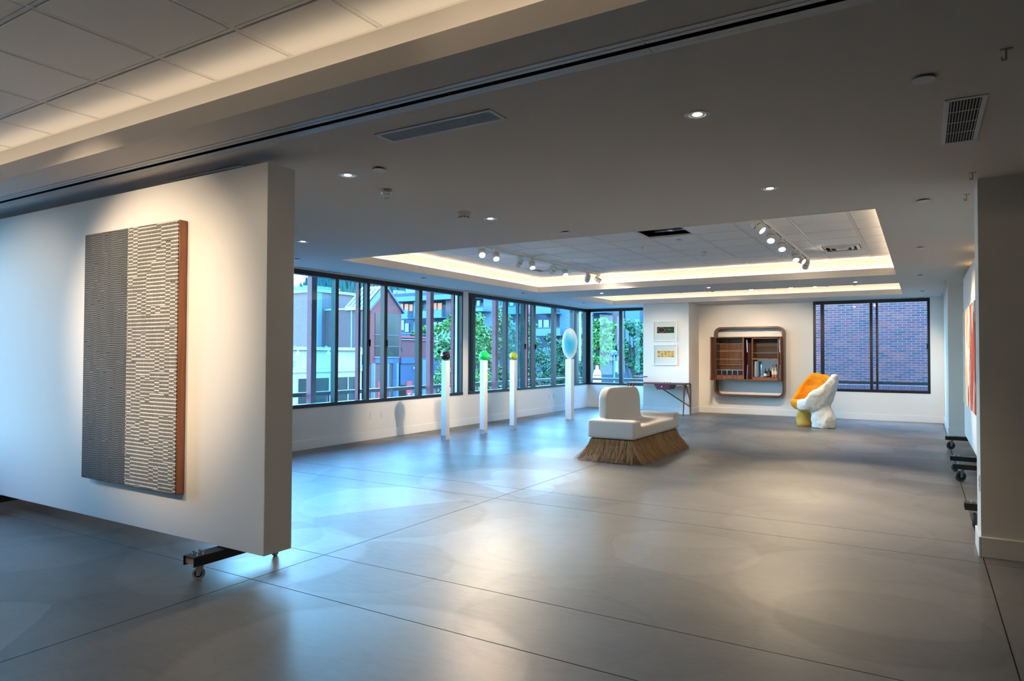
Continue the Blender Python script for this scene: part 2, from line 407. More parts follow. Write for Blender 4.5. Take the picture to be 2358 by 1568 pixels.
# lay-in tiles and grid of the coffers
tile_cache = {}
def coffer_grid(y0, y1, gx, gy, skip=()):
    x0, x1, y0, y1 = OX0 - RC, OX1 + RC, y0 - RC, y1 + RC
    xs = [x0] + sorted(v for v in gx if x0 + .08 < v < x1 - .08) + [x1]
    yy = [y0] + sorted(v for v in gy if y0 + .08 < v < y1 - .08) + [y1]
    for v in xs[1:-1]: MB().box(v - .012, v + .012, y0, y1, ZT - .006, ZT).build('grid_bar', M['grid'], ceiling)
    for v in yy[1:-1]:
        for a, b_ in zip(xs, xs[1:]): MB().box(a + .012, b_ - .012, v - .009, v + .009, ZT - .005, ZT).build('grid_bar', M['grid'], ceiling)
    for s in ((x0, x1, y0, y0 + .02), (x0, x1, y1 - .02, y1), (x0, x0 + .02, y0, y1), (x1 - .02, x1, y0, y1)):
        MB().box(*s, ZT - .007, ZT - .001).build('wall_angle', M['grid'], ceiling)
    for a, b_ in zip(xs, xs[1:]):
        for c, d in zip(yy, yy[1:]):
            if any(a < sx < b_ and c < sy < d for sx, sy in skip): continue
            key = (round(b_ - a, 3), round(d - c, 3))
            if key not in tile_cache:
                hx, hy = key[0] / 2 - .002, key[1] / 2 - .002; ex, ey = hx - .018, hy - .018
                # tegular edge: the face hangs a little below the grid
                tile_cache[key] = mesh_of(MB().box(-hx, hx, -hy, hy, .0, .016).box(-ex, ex, -ey, ey, -.009, .0005), M['tile'], 'ceiling_tile')
            share('ceiling_tile', tile_cache[key], ceiling, ((a + b_) / 2, (c + d) / 2, ZT))
coffer_grid(*COF[0], [-2.885 + .632 * k for k in range(-8, 6)], [2.125 - .62 * k for k in range(0, 12)])
HOLE = (-2.87, 8.6); DIF = [(-1.0, 11.0), (-6.0, 11.0)]
coffer_grid(*COF[1], [-.70 - .622 * k for k in range(-1, 12)], [8.895 + .622 * k for k in range(-5, 8)], skip=[HOLE] + DIF)
coffer_grid(*COF[2], [-.70 - .622 * k for k in range(-1, 12)], [13.9 + .622 * k for k in range(0, 6)])
# the folding-wall track across the ceiling
tr = thing('trim_2', kind='structure')
MB().box(XW, 3.6, SLOT[0] - .004, SLOT[1] + .004, ZC + .04, ZC + .06).build('slot_back', M['blackhole'], tr)
for y_ in (SLOT[0] + .001, SLOT[1] - .001): MB().box(XW, 3.6, y_ - .0012, y_ + .0012, ZC - .0035, ZC + .042).build('slot_shade_face', M['blackhole'], tr)  # black faces added so the slot's inner sides look deeply shaded
M['alu'] = pm('primed_aluminium', (.50, .54, .57), .5, metal=.2)
for s in (-1, 1):
    c = (SLOT[0] + SLOT[1]) / 2
    for x0, x1 in ((XW, -4.9), (-4.895, -2.45), (-2.445, -.98), (-.975, 1.4), (1.405, 3.6)):
        MB().box(x0, x1, c + s * .0195, c + s * .046, ZC - .004, ZC + .02).build('track_flange', M['alu'], tr)
        MB().box(x0, x1, c + s * .049, c + s * .082, ZC - .003, ZC).build('track_flange', M['alu'], tr)
# ------------------------------------------------------------------ lamps
def spot(loc, target, watt, angle=50, blend=.6, col=WARM, r=.03, parent=None):
    d = bpy.data.lights.new('lamp_light', 'SPOT'); d.energy = watt; d.color = col; d.spot_size = radians(angle); d.spot_blend = blend; d.shadow_soft_size = r
    o = bpy.data.objects.new('lamp_light', d); COL.objects.link(o)
    o.rotation_euler = (Vector(target) - Vector(loc)).to_track_quat('-Z', 'Y').to_euler(); o.location = loc
    return o
M['lampbody'] = pm('white_lamp_housing', (.80, .79, .76), .4)
M['lampdark'] = pm('lamp_slot', (.04, .04, .04), .6)
def head_parts(root_inv_rot, root):
    pass
head_me = {}
def build_head_meshes():
    R90 = None
    body = MB().lathe([(.030, -.075), (.043, -.072), (.046, -.060), (.046, .062), (.043, .070)], 20)
    head_me['body'] = mesh_of(body, M['lampbody'], 'lamp_housing')
    head_me['slot'] = mesh_of(MB().lathe([(.0462, -.012), (.0468, -.011), (.0468, -.005), (.0462, -.004)], 20, caps=False), M['lampdark'], 'housing_slot')
    head_me['lens'] = mesh_of(MB().cyl((0, 0, .0702), (0, 0, .0712), .039, n=20), M['lens'], 'lens')
    for k in ('body', 'slot', 'lens'):
        me = head_me[k]; me.polygons.foreach_set('use_smooth', [True] * len(me.polygons)); me.set_sharp_from_angle(angle=radians(40))
build_head_meshes()
def track_head(loc, target, watt, zt, label, group, angle=52, blend=.7, lit=True):
    """spotlight on a track: housing, slot, lens, yoke, track adapter; loc = centre of the housing"""
    loc = Vector(loc); d = (Vector(target) - loc).normalized()
    root = thing('track_spotlight', (loc.x, loc.y, loc.z), 0, label, 'spotlight', group)
    q = d.to_track_quat('Z', 'Y').to_euler()
    share('lamp_housing', head_me['body'], root, (0, 0, 0), q)
    share('housing_slot', head_me['slot'], root, (0, 0, 0), q)
    share('lens', head_me['lens'], root, (0, 0, 0), q)
    up = zt - loc.z
    s = d.cross(Vector((0, 0, 1)));  s = s.normalized() if s.length > 1e-4 else Vector((1, 0, 0))
    MB().tube([s * .050, s * .052 + Vector((0, 0, up * .55)), Vector((0, 0, up - .03))], .006, 6).tube([s * -.050, s * -.052 + Vector((0, 0, up * .55)), Vector((0, 0, up - .03))], .006, 6).build('yoke', M['lampbody'], root)
    MB().box(-.016, .016, -.045, .045, up - .035, up).build('track_adapter', M['lampbody'], root)
    sp = spot(d * .085, d * 2, watt, angle, blend); sp.parent = root
    return root
def track(name, p0, p1, label):
    p0, p1 = Vector(p0), Vector(p1)
    t = thing(name, p0, 0, label, 'lighting track')
    e = p1 - p0; along_y = abs(e.y) > abs(e.x); w = .017
    b = MB()
    if along_y: b.box(-w, w, 0, e.y, 0, ZT - p0.z)
    else: b.box(0, e.x, -w, w, 0, ZT - p0.z)
    b.build('track_rail', M['lampbody'], t)
    s = MB()
    if along_y: s.box(-.005, .005, .02, e.y - .02, -.0015, .0)
    else: s.box(.02, e.x - .02, -.005, .005, -.0015, .0)
    s.build('track_slot', M['lampdark'], t)
    return t
ZTR = 3.005
track('lighting_track', (-5.40, 7.75, ZTR), (-5.40, 12.25, ZTR), 'white lighting track above the plinths in the large lit coffer')
track('lighting_track', (-1.58, 7.75, ZTR), (-1.58, 12.0, ZTR), 'white lighting track beside the square air diffuser in the large coffer')
track('lighting_track', (-5.6, 14.25, 2.985), (-.8, 14.25, 2.985), 'white lighting track in the small lit coffer near the bar cabinet')
track('lighting_track', (-6.2, .10, ZTR), (-1.2, .10, ZTR), 'white lighting track in the coffer facing the woven wall panel')
G1, G2, G3, G0 = 'spotlights over the plinths', 'spotlights beside the air diffuser', 'spotlights in the small coffer', 'spotlights facing the woven panel'
L1 = 'white cylindrical spotlight on the track above the plinths'
L2 = 'white cylindrical spotlight on the track beside the square diffuser'
L3 = 'white cylindrical spotlight hanging in the small coffer'
L0 = 'white cylindrical spotlight lighting the woven wall panel'
for (y, tgt, w) in ((8.05, (-3.0, 5.2, 0), 110), (8.42, (-3.6, 6.4, 0), 110), (9.50, (-4.1, 8.4, .3), 120), (10.68, (-3.9, 9.2, .3), 120), (12.10, (-4.4, 12.6, 2.2), 40),
                    (9.22, (-7.6, 9.6, .8), 110), (10.36, (-7.6, 10.8, .8), 110), (11.76, (-7.2, 13.8, .8), 110)):
    x = -5.40 + (.03 if tgt[0] > -5.4 else -.03)
    track_head((x, y, 2.90), tgt, w * 1.4, ZTR, L1 + (' aimed into the room' if tgt[0] > -5.4 else ' aimed at the windows'), G1)
for (y, tgt, w) in ((7.99, (0.1, 7.6, 1.2), 70), (8.74, (-1.2, 6.6, 0), 100), (9.48, (-1.0, 7.8, 0), 150), (10.62, (-.9, 9.0, 0), 170), (11.04, (.5, 10.4, 1.5), 130), (11.67, (-2.6, 14.2, .3), 90)):
    track_head((-1.58, y, 2.90), tgt, w * 1.4, ZTR, L2, G2)
for (x, tgt, w) in ((-2.965, (-2.2, 12.8, 0), 110), (-2.216, (-1.4, 13.0, 0), 110), (-1.791, (-.6, 13.6, 0), 90), (-4.40, (-5.5, 16.4, 1.5), 60), (-3.85, (-3.9, 17.3, 1.5), 95), (-3.73, (-4.9, 16.0, .6), 80),
                    (-2.516, (-2.9, 17.3, 1.4), 95), (-1.569, (-1.9, 15.1, .6), 60), (-1.091, (-.4, 17.3, .8), 130)):
    track_head((x, 14.25, 2.845), tgt, w * 1.08, 2.985, L3 + (', aimed into the room' if tgt[1] < 14 else ', aimed at the back wall'), G3)
for (x, tgt, w, an) in ((-5.6, (-5.0, 2.8, 1.65), 150, 46), (-4.6, (-4.7, 2.8, 1.8), 150, 46), (-3.2, (-3.7, 2.9, 1.4), 60, 50), (-2.4, (-1.2, 2.35, 2.85), 12, 40), (-6.1, (-6.6, 2.8, 1.5), 60, 50)):
    track_head((x, .10, 2.90), tgt, w * .82, ZTR, L0, G0, an)

# recessed downlights in the soffit
M['dlring'] = pm('downlight_trim', (.72, .73, .74), .3, metal=.3)
dl_ring = mesh_of(MB().lathe([(.040, .0), (.046, -.004), (.064, -.005), (.068, -.001), (.068, .0)], 28, caps=False), M['dlring'], 'trim_ring')
dl_lens = mesh_of(MB().lathe([(.040, -.001), (.034, -.0005), (.0, -.0005)], 24, caps=False), M['dlring'], 'reflector')
dl_bulb = mesh_of(MB().lathe([(.0, -.004), (.018, -.0035), (.026, -.001)], 20, caps=False), M['lens_dim'], 'bulb')
def downlight(x, y, watt, lb):
    r = thing('recessed_downlight', (x, y, ZC), 0, lb, 'downlight', 'recessed downlights in the soffit')
    share('trim_ring', dl_ring, r, (0, 0, 0)); share('reflector', dl_lens, r, (0, 0, 0)); share('bulb', dl_bulb, r, (0, 0, 0))
    s = spot((0, 0, -.02), (0, 0, -2), watt, 95, .9); s.parent = r
for x, y, w, lb in ((-1.03, 3.63, 22, 'recessed downlight between the long slatted grille and the nearly square grille'), (-3.56, 3.58, 50, 'recessed downlight beside the fire strobe on the soffit'), (-6.11, 5.44, 8, 'recessed downlight close to the long windows, before the large coffer'),
                    (-3.52, 5.42, 55, 'recessed downlight beside the round smoke detector'), (-1.005, 5.53, 70, 'recessed downlight before the large coffer, in line with its spotlight track by the diffuser'),
                    (-1.0, 13.30, 10, 'recessed downlight between the two coffers, on the side of the alley window'), (-3.49, 13.04, 10, 'recessed downlight between the two coffers, in front of the bar cabinet'), (-5.75, 13.15, 8, 'recessed downlight between the two coffers, on the side of the resin oval')): downlight(x, y, w, lb)
# flat round covers
cap_me = mesh_of(MB().cyl((0, 0, -.014), (0, 0, -.009), .050, n=28), pm('cover_plate_paint', (.76, .75, .74), .5), 'cover_disc')
cap_st = mesh_of(MB().cyl((0, 0, -.009), (0, 0, 0), .030, n=16), M['blackhole'], 'stem')
def cap(x, y, z=ZC, label='flat round white sprinkler cover plate just below the soffit', grp='sprinkler covers on the soffit'):
    r = thing('sprinkler_cover', (x, y, z), 0, label, 'sprinkler', grp)
    share('cover_disc', cap_me, r, (0, 0, 0)); share('stem', cap_st, r, (0, 0, 0))
CL = 'round white sprinkler cover '
for x, y, lb in ((-3.24, 3.56, 'beside the fire strobe and a downlight'), (-3.214, 6.40, 'at the near edge of the large coffer'), (.013, 3.68, 'beside the nearly square air grille'), (.015, 6.57, 'by the wall end and the near coffer corner'),
              (-.014, 9.42, 'alongside the large coffer, opposite the red canvas'), (-.017, 12.65, 'between the two coffers, on the side of the rolling walls'), (-7.24, 9.07, 'above the first long window, outside the large coffer'), (-7.19, 12.34, 'above the second long window beside the far coffer corner'),
              (-7.19, 15.33, 'above the corner windows, outside the small coffer'), (-7.3, 6.40, 'close to the rolling wall end and the first window'), (.006, 15.78, 'beside the small coffer, above the alley window')): cap(x, y, ZC, CL + lb)
cap(-2.87, 9.19, ZT - .008, 'round white sprinkler cover in the tiled ceiling beside the missing tile', None)
# smoke detector
sd = thing('smoke_detector', (-3.587, 5.076, ZC), 0, 'cream round smoke detector with dark slots on the soffit', 'smoke detector')
M['cream'] = pm('cream_plastic', (.72, .66, .56), .45)
MB().lathe([(.066, 0), (.068, -.006), (.056, -.012), (.046, -.040), (.036, -.052), (.0, -.053)], 28, caps=False).build('detector_housing', M['cream'], sd, smooth=True)
for k in range(8):
    a = 2 * pi * k / 8
    MB().cbox((.0455 * cos(a), .0455 * sin(a), -.042), (.006, .022, .006), Matrix.Rotation(a, 3, 'Z')).build('slot', M['lampdark'], sd)
# fire strobes with red lettering
M['redink'] = pm('red_print', (.55, .03, .03), .5)
def text(name, body, size, mat, parent, loc, rot, align='CENTER', ext=.0006, sx=1.0):
    c = bpy.data.curves.new(name, 'FONT'); c.body = body; c.size = size; c.align_x = align; c.align_y = 'CENTER'; c.extrude = ext
    o = bpy.data.objects.new(name + '_curve', c); COL.objects.link(o)
    dg = bpy.context.evaluated_depsgraph_get(); dg.update()
    me = bpy.data.meshes.new_from_object(o.evaluated_get(dg)); bpy.data.objects.remove(o, do_unlink=True)
    o = bpy.data.objects.new(name, me); COL.objects.link(o); me.materials.clear(); me.materials.append(mat)
    o.parent = parent; o.location = loc; o.rotation_euler = rot; o.scale = (sx, 1, 1)
    return o
def strobe(loc, label, rz=0):
    r = thing('fire_strobe', loc, rz, label, 'fire alarm')
    MB().lathe([(.060, 0), (.060, -.026), (.052, -.034)], 4, rot=Matrix.Rotation(pi / 4, 3, 'Z')).build('base', M['white'], r, bevel=.008)
    MB().box(-.030, .030, -.030, .030, -.050, -.034).build('reflector_block', M['white'], r, bevel=.004)
    MB().lathe([(.030, -.050), (.031, -.058), (.024, -.070), (.0, -.073)], 4, rot=Matrix.Rotation(pi / 4, 3, 'Z'), caps=False).build('lens_cover', M['clear'], r, smooth=60)
    text('lettering', 'FIRE', .026, M['redink'], r, (0, -.0432, -.014), (pi / 2, 0, 0))
    MB().box(-.0434, -.0426, -.012, .008, -.018, -.013).build('side_slot', M['lampdark'], r)
    return r
strobe((-3.612, 4.056, ZC), 'white fire strobe with red lettering on the soffit near the smoke detector', .75)
strobe((-2.866, 10.45, ZT - .008), 'white fire strobe with red lettering in the tiled coffer', .55)
# sprinkler hanging through a tile
r = thing('ceiling_sprinkler', (-3.506, 9.50, ZT - .008), 0, 'tiny dark metal sprinkler head in a ceiling tile', 'sprinkler')
MB().cyl((0, 0, 0), (0, 0, -.02), .012, n=10).build('body', M['zinc'], r); MB().cyl((0, 0, -.035), (0, 0, -.037), .022, n=12).build('deflector', M['zinc'], r); MB().tube([(-.01, 0, -.018), (-.012, 0, -.03), (0, 0, -.037), (.012, 0, -.03), (.01, 0, -.018)], .002, 5).build('frame_arm', M['zinc'], r)
# air grilles in the soffit
M['grille'] = pm('grille_enamel', (.74, .75, .75), .45)
M['grille_in'] = pm('duct_dark', (.012, .012, .013), .8)
def grille(x0, x1, y0, y1, n, along, label, fr=.022, cross=0, slat=.36):
    r = thing('air_grille', ((x0 + x1) / 2, (y0 + y1) / 2, ZC), 0, label, 'air grille')
    hx, hy = (x1 - x0) / 2, (y1 - y0) / 2; ix, iy = hx - fr, hy - fr
    f = MB().box(-hx, hx, -hy, -iy, -.007, 0).box(-hx, hx, iy, hy, -.007, 0).box(-hx, -ix, -iy, iy, -.007, 0).box(ix, hx, -iy, iy, -.007, 0)
    f.build('grille_frame', M['grille'], r, bevel=.002)
    MB().box(-ix, ix, -iy, iy, -.0012, -.0002).build('duct_opening', M['grille_in'], r)
    for k in range(n):
        t_ = (k + .5) / n
        if along == 'x':
            y = -iy + 2 * iy * t_; w = iy / n * slat
            MB().box(-ix, ix, y - w, y + w, -.0055, -.0035).build('slat', M['grille'], r)
        else:
            x = -ix + 2 * ix * t_; w = ix / n * slat
            MB().box(x - w, x + w, -iy, iy, -.0055, -.0035).build('slat', M['grille'], r)
    for k in range(cross):
        t_ = (k + 1) / (cross + 1)
        MB().box(-ix, ix, -iy + 2 * iy * t_ - .004, -iy + 2 * iy * t_ + .004, -.0034, -.0022).build('cross_bar', M['grille'], r)
    return r
grille(-2.76, -1.945, 2.985, 3.155, 11, 'x', 'long narrow air grille with fine slats on the soffit behind the partition track')
grille(.105, .290, 4.06, 4.90, 10, 'y', 'nearly square air grille with open white slats near the wall end', fr=.024, cross=3, slat=.22)
grille(-4.83, -4.0, 2.995, 3.165, 11, 'x', 'long narrow air grille half hidden above the rolling wall')
# square diffusers lying in the tile grid
def diffuser(cx, cy, label):
    r = thing('air_diffuser', (cx, cy, ZT), 0, label, 'air diffuser')
    for i, (h, z0, z1) in enumerate(((.298, -.004, .004), (.235, -.030, -.002), (.165, -.034, -.004), (.095, -.036, -.006))):
        w = .03 if i else .05
        b = MB()
        for s in range(4):
            a = s * pi / 2; rt = Matrix.Rotation(a, 3, 'Z')
            ps = [rt @ Vector(p) for p in ((-h, -h, z1 if i else z0), (h, -h, z1 if i else z0), (h - w, -h + w, z0), (-h + w, -h + w, z0))]
            b.prism(ps, (0, 0, .003))
        b.build('louvre', M['grille'], r)
    MB().box(-.065, .065, -.065, .065, -.036, -.033).build('centre_plate', M['grille'], r)
    MB().box(-.25, .25, -.25, .25, .010, .012).build('duct_opening', M['grille_in'], r)
diffuser(-1.011, 11.07, 'square white louvred air diffuser beside the spotlight track')
diffuser(-5.987, 11.07, 'square white louvred air diffuser above the plinths near the windows')
# fixture seen in the hole of the missing tile
r = thing('junction_box', (-2.80, 8.62, 3.12), 0, 'small grey metal bracket inside the dark hole of the missing tile', 'bracket')
MB().box(-.03, .03, -.05, .05, -.05, .03).build('box', M['zinc'], r); MB().cyl((0, 0, .03), (0, 0, .37), .006, n=8).build('rod', M['zinc'], r); MB().box(-.25, .25, .10, .14, -.03, .0).build('strut', M['zinc'], r)
# hanging hooks along the right edge
M['hook'] = pm('grey_hook_plastic', (.42, .42, .41), .5)
hook_me = mesh_of(MB().box(-.022, .022, -.010, .010, -.004, 0).box(-.005, .002, -.007, .007, -.044, -.004).box(-.018, .002, -.007, .007, -.050, -.043).box(-.019, -.014, -.007, .007, -.045, -.032), M['hook'], 'hook')
for y, x in ((3.51, .313), (5.77, .313), (6.52, .312), (13.72, .349), (16.64, .36)):
    h_ = share('ceiling_hook', hook_me, None, (x, y, ZC)); tag(h_, 'small grey J-shaped hook fixed to the soffit along the right wall', 'hook', 'hooks along the soffit edge')
# wall outlets
M['plate'] = pm('outlet_plate', (.74, .75, .76), .35)
def outlet(loc, rz, label, grp=None):
    r = thing('wall_outlet', loc, rz, label, 'outlet', grp)
    MB().box(-.036, .036, -.006, 0, -.058, .058).build('cover_plate', M['plate'], r, bevel=.002)
    for dz in (-.020, .020):
        MB().box(-.017, .017, -.008, -.005, dz - .014, dz + .014).build('socket', M['trim'], r, bevel=.002)
        for dx in (-.006, .006): MB().box(dx - .001, dx + .001, -.0085, -.0078, dz - .004, dz + .005).build('pin_slot', M['lampdark'], r)
LO = 'white double wall outlet under the long window'
for y in (8.665, 8.936, 12.449, 15.105, 15.364): outlet((XW, y, .405), pi / 2, LO, 'outlets under the windows')
outlet((-2.712, YB, .49), 0, 'white double wall outlet beside the hanging bar cabinet')
outlet((.352, 6.06, .52), -pi / 2, 'white wall outlet on the narrow side of the wall end')
# ------------------------------------------------------------------ small node-expression helper
class NX:
    def __init__(s, t): s.t = t
    def __call__(s, op, a, b=0.0, c=None):
        n = s.t.nodes.new('ShaderNodeMath'); n.operation = op
        for i, v in enumerate((a, b) if c is None else (a, b, c)):
            if isinstance(v, (int, float)): n.inputs[i].default_value = v
            else: s.t.links.new(v, n.inputs[i])
        return n.outputs[0]
def weave_mat(name, pu, pv, bu, bv, dark, light, lo, hi):
    """block-woven cloth: stripes and dots whose phase jumps from block to block; u = X, v = Z"""
    m, t, b = newmat(name); N = t.nodes.new; L = t.links.new; X = NX(t)
    tc = N('ShaderNodeTexCoord'); nz = N('ShaderNodeTexNoise'); nz.inputs['Scale'].default_value = 60; L(tc.outputs['Object'], nz.inputs['Vector'])
    sp = N('ShaderNodeSeparateXYZ'); L(tc.outputs['Object'], sp.inputs[0])
    u = sp.outputs['X']; v = X('ADD', sp.outputs['Z'], X('MULTIPLY', X('SUBTRACT', nz.outputs['Fac'], .5), pv * .25))
    ci = X('FLOOR', X('DIVIDE', u, bu))
    w1 = N('ShaderNodeTexWhiteNoise'); w1.noise_dimensions = '1D'; L(ci, w1.inputs['W'])
    ri = X('FLOOR', X('DIVIDE', X('ADD', v, X('MULTIPLY', w1.outputs['Value'], bv)), bv))
    cb = N('ShaderNodeCombineXYZ'); L(ci, cb.inputs[0]); L(ri, cb.inputs[1])
    w2 = N('ShaderNodeTexWhiteNoise'); w2.noise_dimensions = '2D'; L(cb.outputs[0], w2.inputs['Vector'])
    ph = X('ROUND', w2.outputs['Value'])
    sv = X('FRACT', X('DIVIDE', X('ADD', v, X('MULTIPLY', ph, pv * .5)), pv))
    su = X('FRACT', X('DIVIDE', u, pu))
    thick = X('MULTIPLY', X('LESS_THAN', sv, .44), X('GREATER_THAN', su, .14))
    dots = X('MULTIPLY', X('MULTIPLY', X('GREATER_THAN', sv, .58), X('LESS_THAN', sv, .88)), X('MULTIPLY', X('GREATER_THAN', su, .30), X('LESS_THAN', su, .68)))
    f = X('ADD', X('MULTIPLY', thick, hi), X('MULTIPLY', dots, lo))
    f = X('MULTIPLY', f, X('ADD', X('MULTIPLY', w2.outputs['Value'], .25), .8))
    mx = N('ShaderNodeMix'); mx.data_type = 'RGBA'; mx.inputs['A'].default_value = (*dark, 1); mx.inputs['B'].default_value = (*light, 1)
    L(f, mx.inputs['Factor']); L(mx.outputs['Result'], b.inputs['Base Color']); b.inputs['Roughness'].default_value = .9
    bp = N('ShaderNodeBump'); bp.inputs['Strength'].default_value = .4; bp.inputs['Distance'].default_value = .003; L(f, bp.inputs['Height']); L(bp.outputs[0], b.inputs['Normal'])
    return m
M['weave_l'] = weave_mat('light_block_weave', .0145, .0275, .058, .155, (.030, .029, .029), (.70, .68, .64), .80, 1.0)
M['weave_d'] = weave_mat('dark_block_weave', .0105, .0165, .046, .13, (.022, .023, .025), (.30, .31, .32), .45, .55)
M['cherry'] = wood('oiled_cherry_edge', (.30, .095, .038), (.46, .17, .075), scale=(3, 3, .35), freq=9)

# ------------------------------------------------------------------ rolling display walls on steel feet
M['panelpaint'] = pm('rolling_wall_paint', (.80, .785, .765), .8, bump=(220, .02))
M['tyre_l'] = pm('pale_grey_tyre', (.50, .49, .46), .6); M['tyre_d'] = pm('dark_grey_tyre', (.09, .095, .10), .6)
M['hub'] = pm('black_wheel_hub', (.02, .02, .022), .4)
M['blockwood'] = pm('softwood_block', (.55, .36, .26), .7, var=(30, .2))
def caster(parent, c, ang, tyre, r=.040, ztop=.104):
    """swivel caster hanging below a foot beam, c = point on the floor"""
    x, y, _ = c; ax = Vector((cos(ang), sin(ang), 0)); ct = Vector((x, y, r))
    k = bpy.data.objects.new('caster', None); COL.objects.link(k); k.parent = parent; k.empty_display_size = .05
    prof = [(.010, -.014), (r * .62, -.014), (r * .66, -.012), (r * .9, -.012), (r, -.006), (r, .006), (r * .9, .012), (r * .66, .012), (r * .62, .014), (.010, .014)]
    q = ax.to_track_quat('Z', 'Y').to_matrix()
    MB().lathe([(r * .60, -.0125), (r * .94, -.012), (r, -.006), (r, .006), (r * .94, .012), (r * .60, .0125)], 28, ct, q, caps=False).build('tyre', tyre, k, smooth=30)
    MB().lathe([(.0, -.0115), (r * .61, -.0115)], 28, ct, q, caps=False).lathe([(r * .61, .0115), (.0, .0115)], 28, ct, q, caps=False).build('wheel_hub', M['hub'], k)
    perp = Vector((-ax.y, ax.x, 0)); f = MB()
    for s in (-1, 1):
        p = ct + ax * (s * .019)
        pts = [p + perp * .012 + Vector((0, 0, -.012)), p - perp * .012 + Vector((0, 0, -.012)), p - perp * .022 + perp * .012 + Vector((0, 0, r + .015)), p + perp * .034 + Vector((0, 0, r + .015))]
        f.prism(pts, ax * (s * .003))
    f.cbox(ct + perp * .010 + Vector((0, 0, r + .014)), (.046, .046, .004), Matrix.Rotation(ang, 3, 'Z'))
    f.cyl(ct - ax * .026, ct + ax * .026, .005, n=8)
    f.cyl(ct + perp * .012 + Vector((0, 0, r + .014)), ct + perp * .012 + Vector((0, 0, ztop - r)), .012, n=12)
    f.build('fork', M['zinc'], k)
    return k
def foot(parent, c, d, half, tyre, angs, w=.11, z0=.10, z1=.162, len2=None, r=.040):
    """inverted channel across the base; c = middle, d = unit direction towards the viewer side"""
    c = Vector(c); d = Vector(d); s = Vector((-d.y, d.x, 0)); h2 = len2 or half
    fb = bpy.data.objects.new('foot_beam', None); COL.objects.link(fb); fb.parent = parent; fb.empty_display_size = .05
    def blk(a0, a1, b0, b1, q0, q1, mb):
        ps = [c + d * a0 + s * b0, c + d * a1 + s * b0, c + d * a1 + s * b1, c + d * a0 + s * b1]
        mb.prism([(p.x, p.y, q0) for p in ps], (0, 0, q1 - q0))
    m_ = MB(); blk(-h2, half, -w/2, w/2, z1 - .006, z1, m_); blk(-h2, half, -w/2, -w/2 + .006, z0, z1 - .006, m_); blk(-h2, half, w/2 - .006, w/2, z0, z1 - .006, m_)
    m_.build('steel_channel', M['black'], fb)
    m2 = MB(); blk(half - .17, half - .012, -w/2 + .008, w/2 - .008, z0 + .012, z1 - .008, m2); m2.build('wood_block', M['blockwood'], fb)
    for e, a in ((half - .07, angs[0]), (-h2 + .07, angs[1])):
        p = c + d * e
        caster(parent, (p.x - .0, p.y, 0), a, tyre, r, z0 + .004)
        bt = MB()
        for da, db in ((-.02, -.025), (.02, -.025), (-.02, .025), (.02, .025)):
            q = p + d * da + s * db; bt.cyl((q.x, q.y, z1), (q.x, q.y, z1 + .005), .009, n=6).cyl((q.x, q.y, z1 + .005), (q.x, q.y, z1 + .014), .005, n=6).cbox((q.x, q.y, z1 + .016), (.018, .003, .008), Matrix.Rotation(da * 90, 3, 'Z'))
        bt.build('bolt_set', M['zinc'], fb)
    return fb
rw = thing('rolling_partition', (0, 0, 0), 0, 'large white rolling wall carrying the black and white woven panel', 'partition')
MB().box(-7.60, -3.566, 2.884, 3.104, .168, 2.672).build('wall_panel', M['panelpaint'], rw, bevel=.003)
foot(rw, (-3.985, 2.994, 0), (0, -1, 0), .345, M['tyre_l'], (-.75, .5), len2=.40)
foot(rw, (-7.17, 2.994, 0), (0, -1, 0), .345, M['tyre_l'], (.4, 1.0))
art = thing('woven_panel', (-5.01, 2.884, .478), 0, 'tall black and white woven textile panel with a cherry wood edge', 'artwork')
aw, ah, at_ = 1.222, 1.897, .068
MB().box(-aw/2, aw/2, -at_ + .008, 0, 0, ah).build('wood_frame', M['cherry'], art, bevel=.004)
MB().box(-aw/2 + .004, -.012, -at_, -at_ + .0085, .004, ah - .004).build('dark_weave', M['weave_d'], art, bevel=.004)
MB().box(-.012, aw/2 - .004, -at_, -at_ + .0085, .004, ah - .004).build('light_weave', M['weave_l'], art, bevel=.004)
# rolling walls parked on the right
rb = thing('rolling_partition', (0, 0, 0), 0, 'white rolling wall carrying the orange and cream canvases', 'partition')
MB().box(.562, .782, 9.12, 12.95, .212, 2.672).build('wall_panel', M['panelpaint'], rb, bevel=.003)
RK = dict(z0=.148, z1=.204, r=.062)
foot(rb, (.672, 12.60, 0), (-1, 0, 0), .38, M['tyre_d'], (-1.25, .2), **RK); foot(rb, (.672, 9.42, 0), (-1, 0, 0), .38, M['tyre_d'], (-1.05, .3), **RK)
ra = thing('rolling_partition', (0, 0, 0), 0, 'white rolling wall parked behind the one with the orange canvases', 'partition')
MB().box(.95, 1.17, 6.62, 10.65, .212, 2.672).build('wall_panel', M['panelpaint'], ra, bevel=.003)
foot(ra, (1.06, 10.15, 0), (-1, 0, 0), .775, M['tyre_d'], (-1.5, .2), len2=.40, **RK); foot(ra, (1.06, 6.98, 0), (-1, 0, 0), .765, M['tyre_d'], (-.15, .2), len2=.40, **RK)
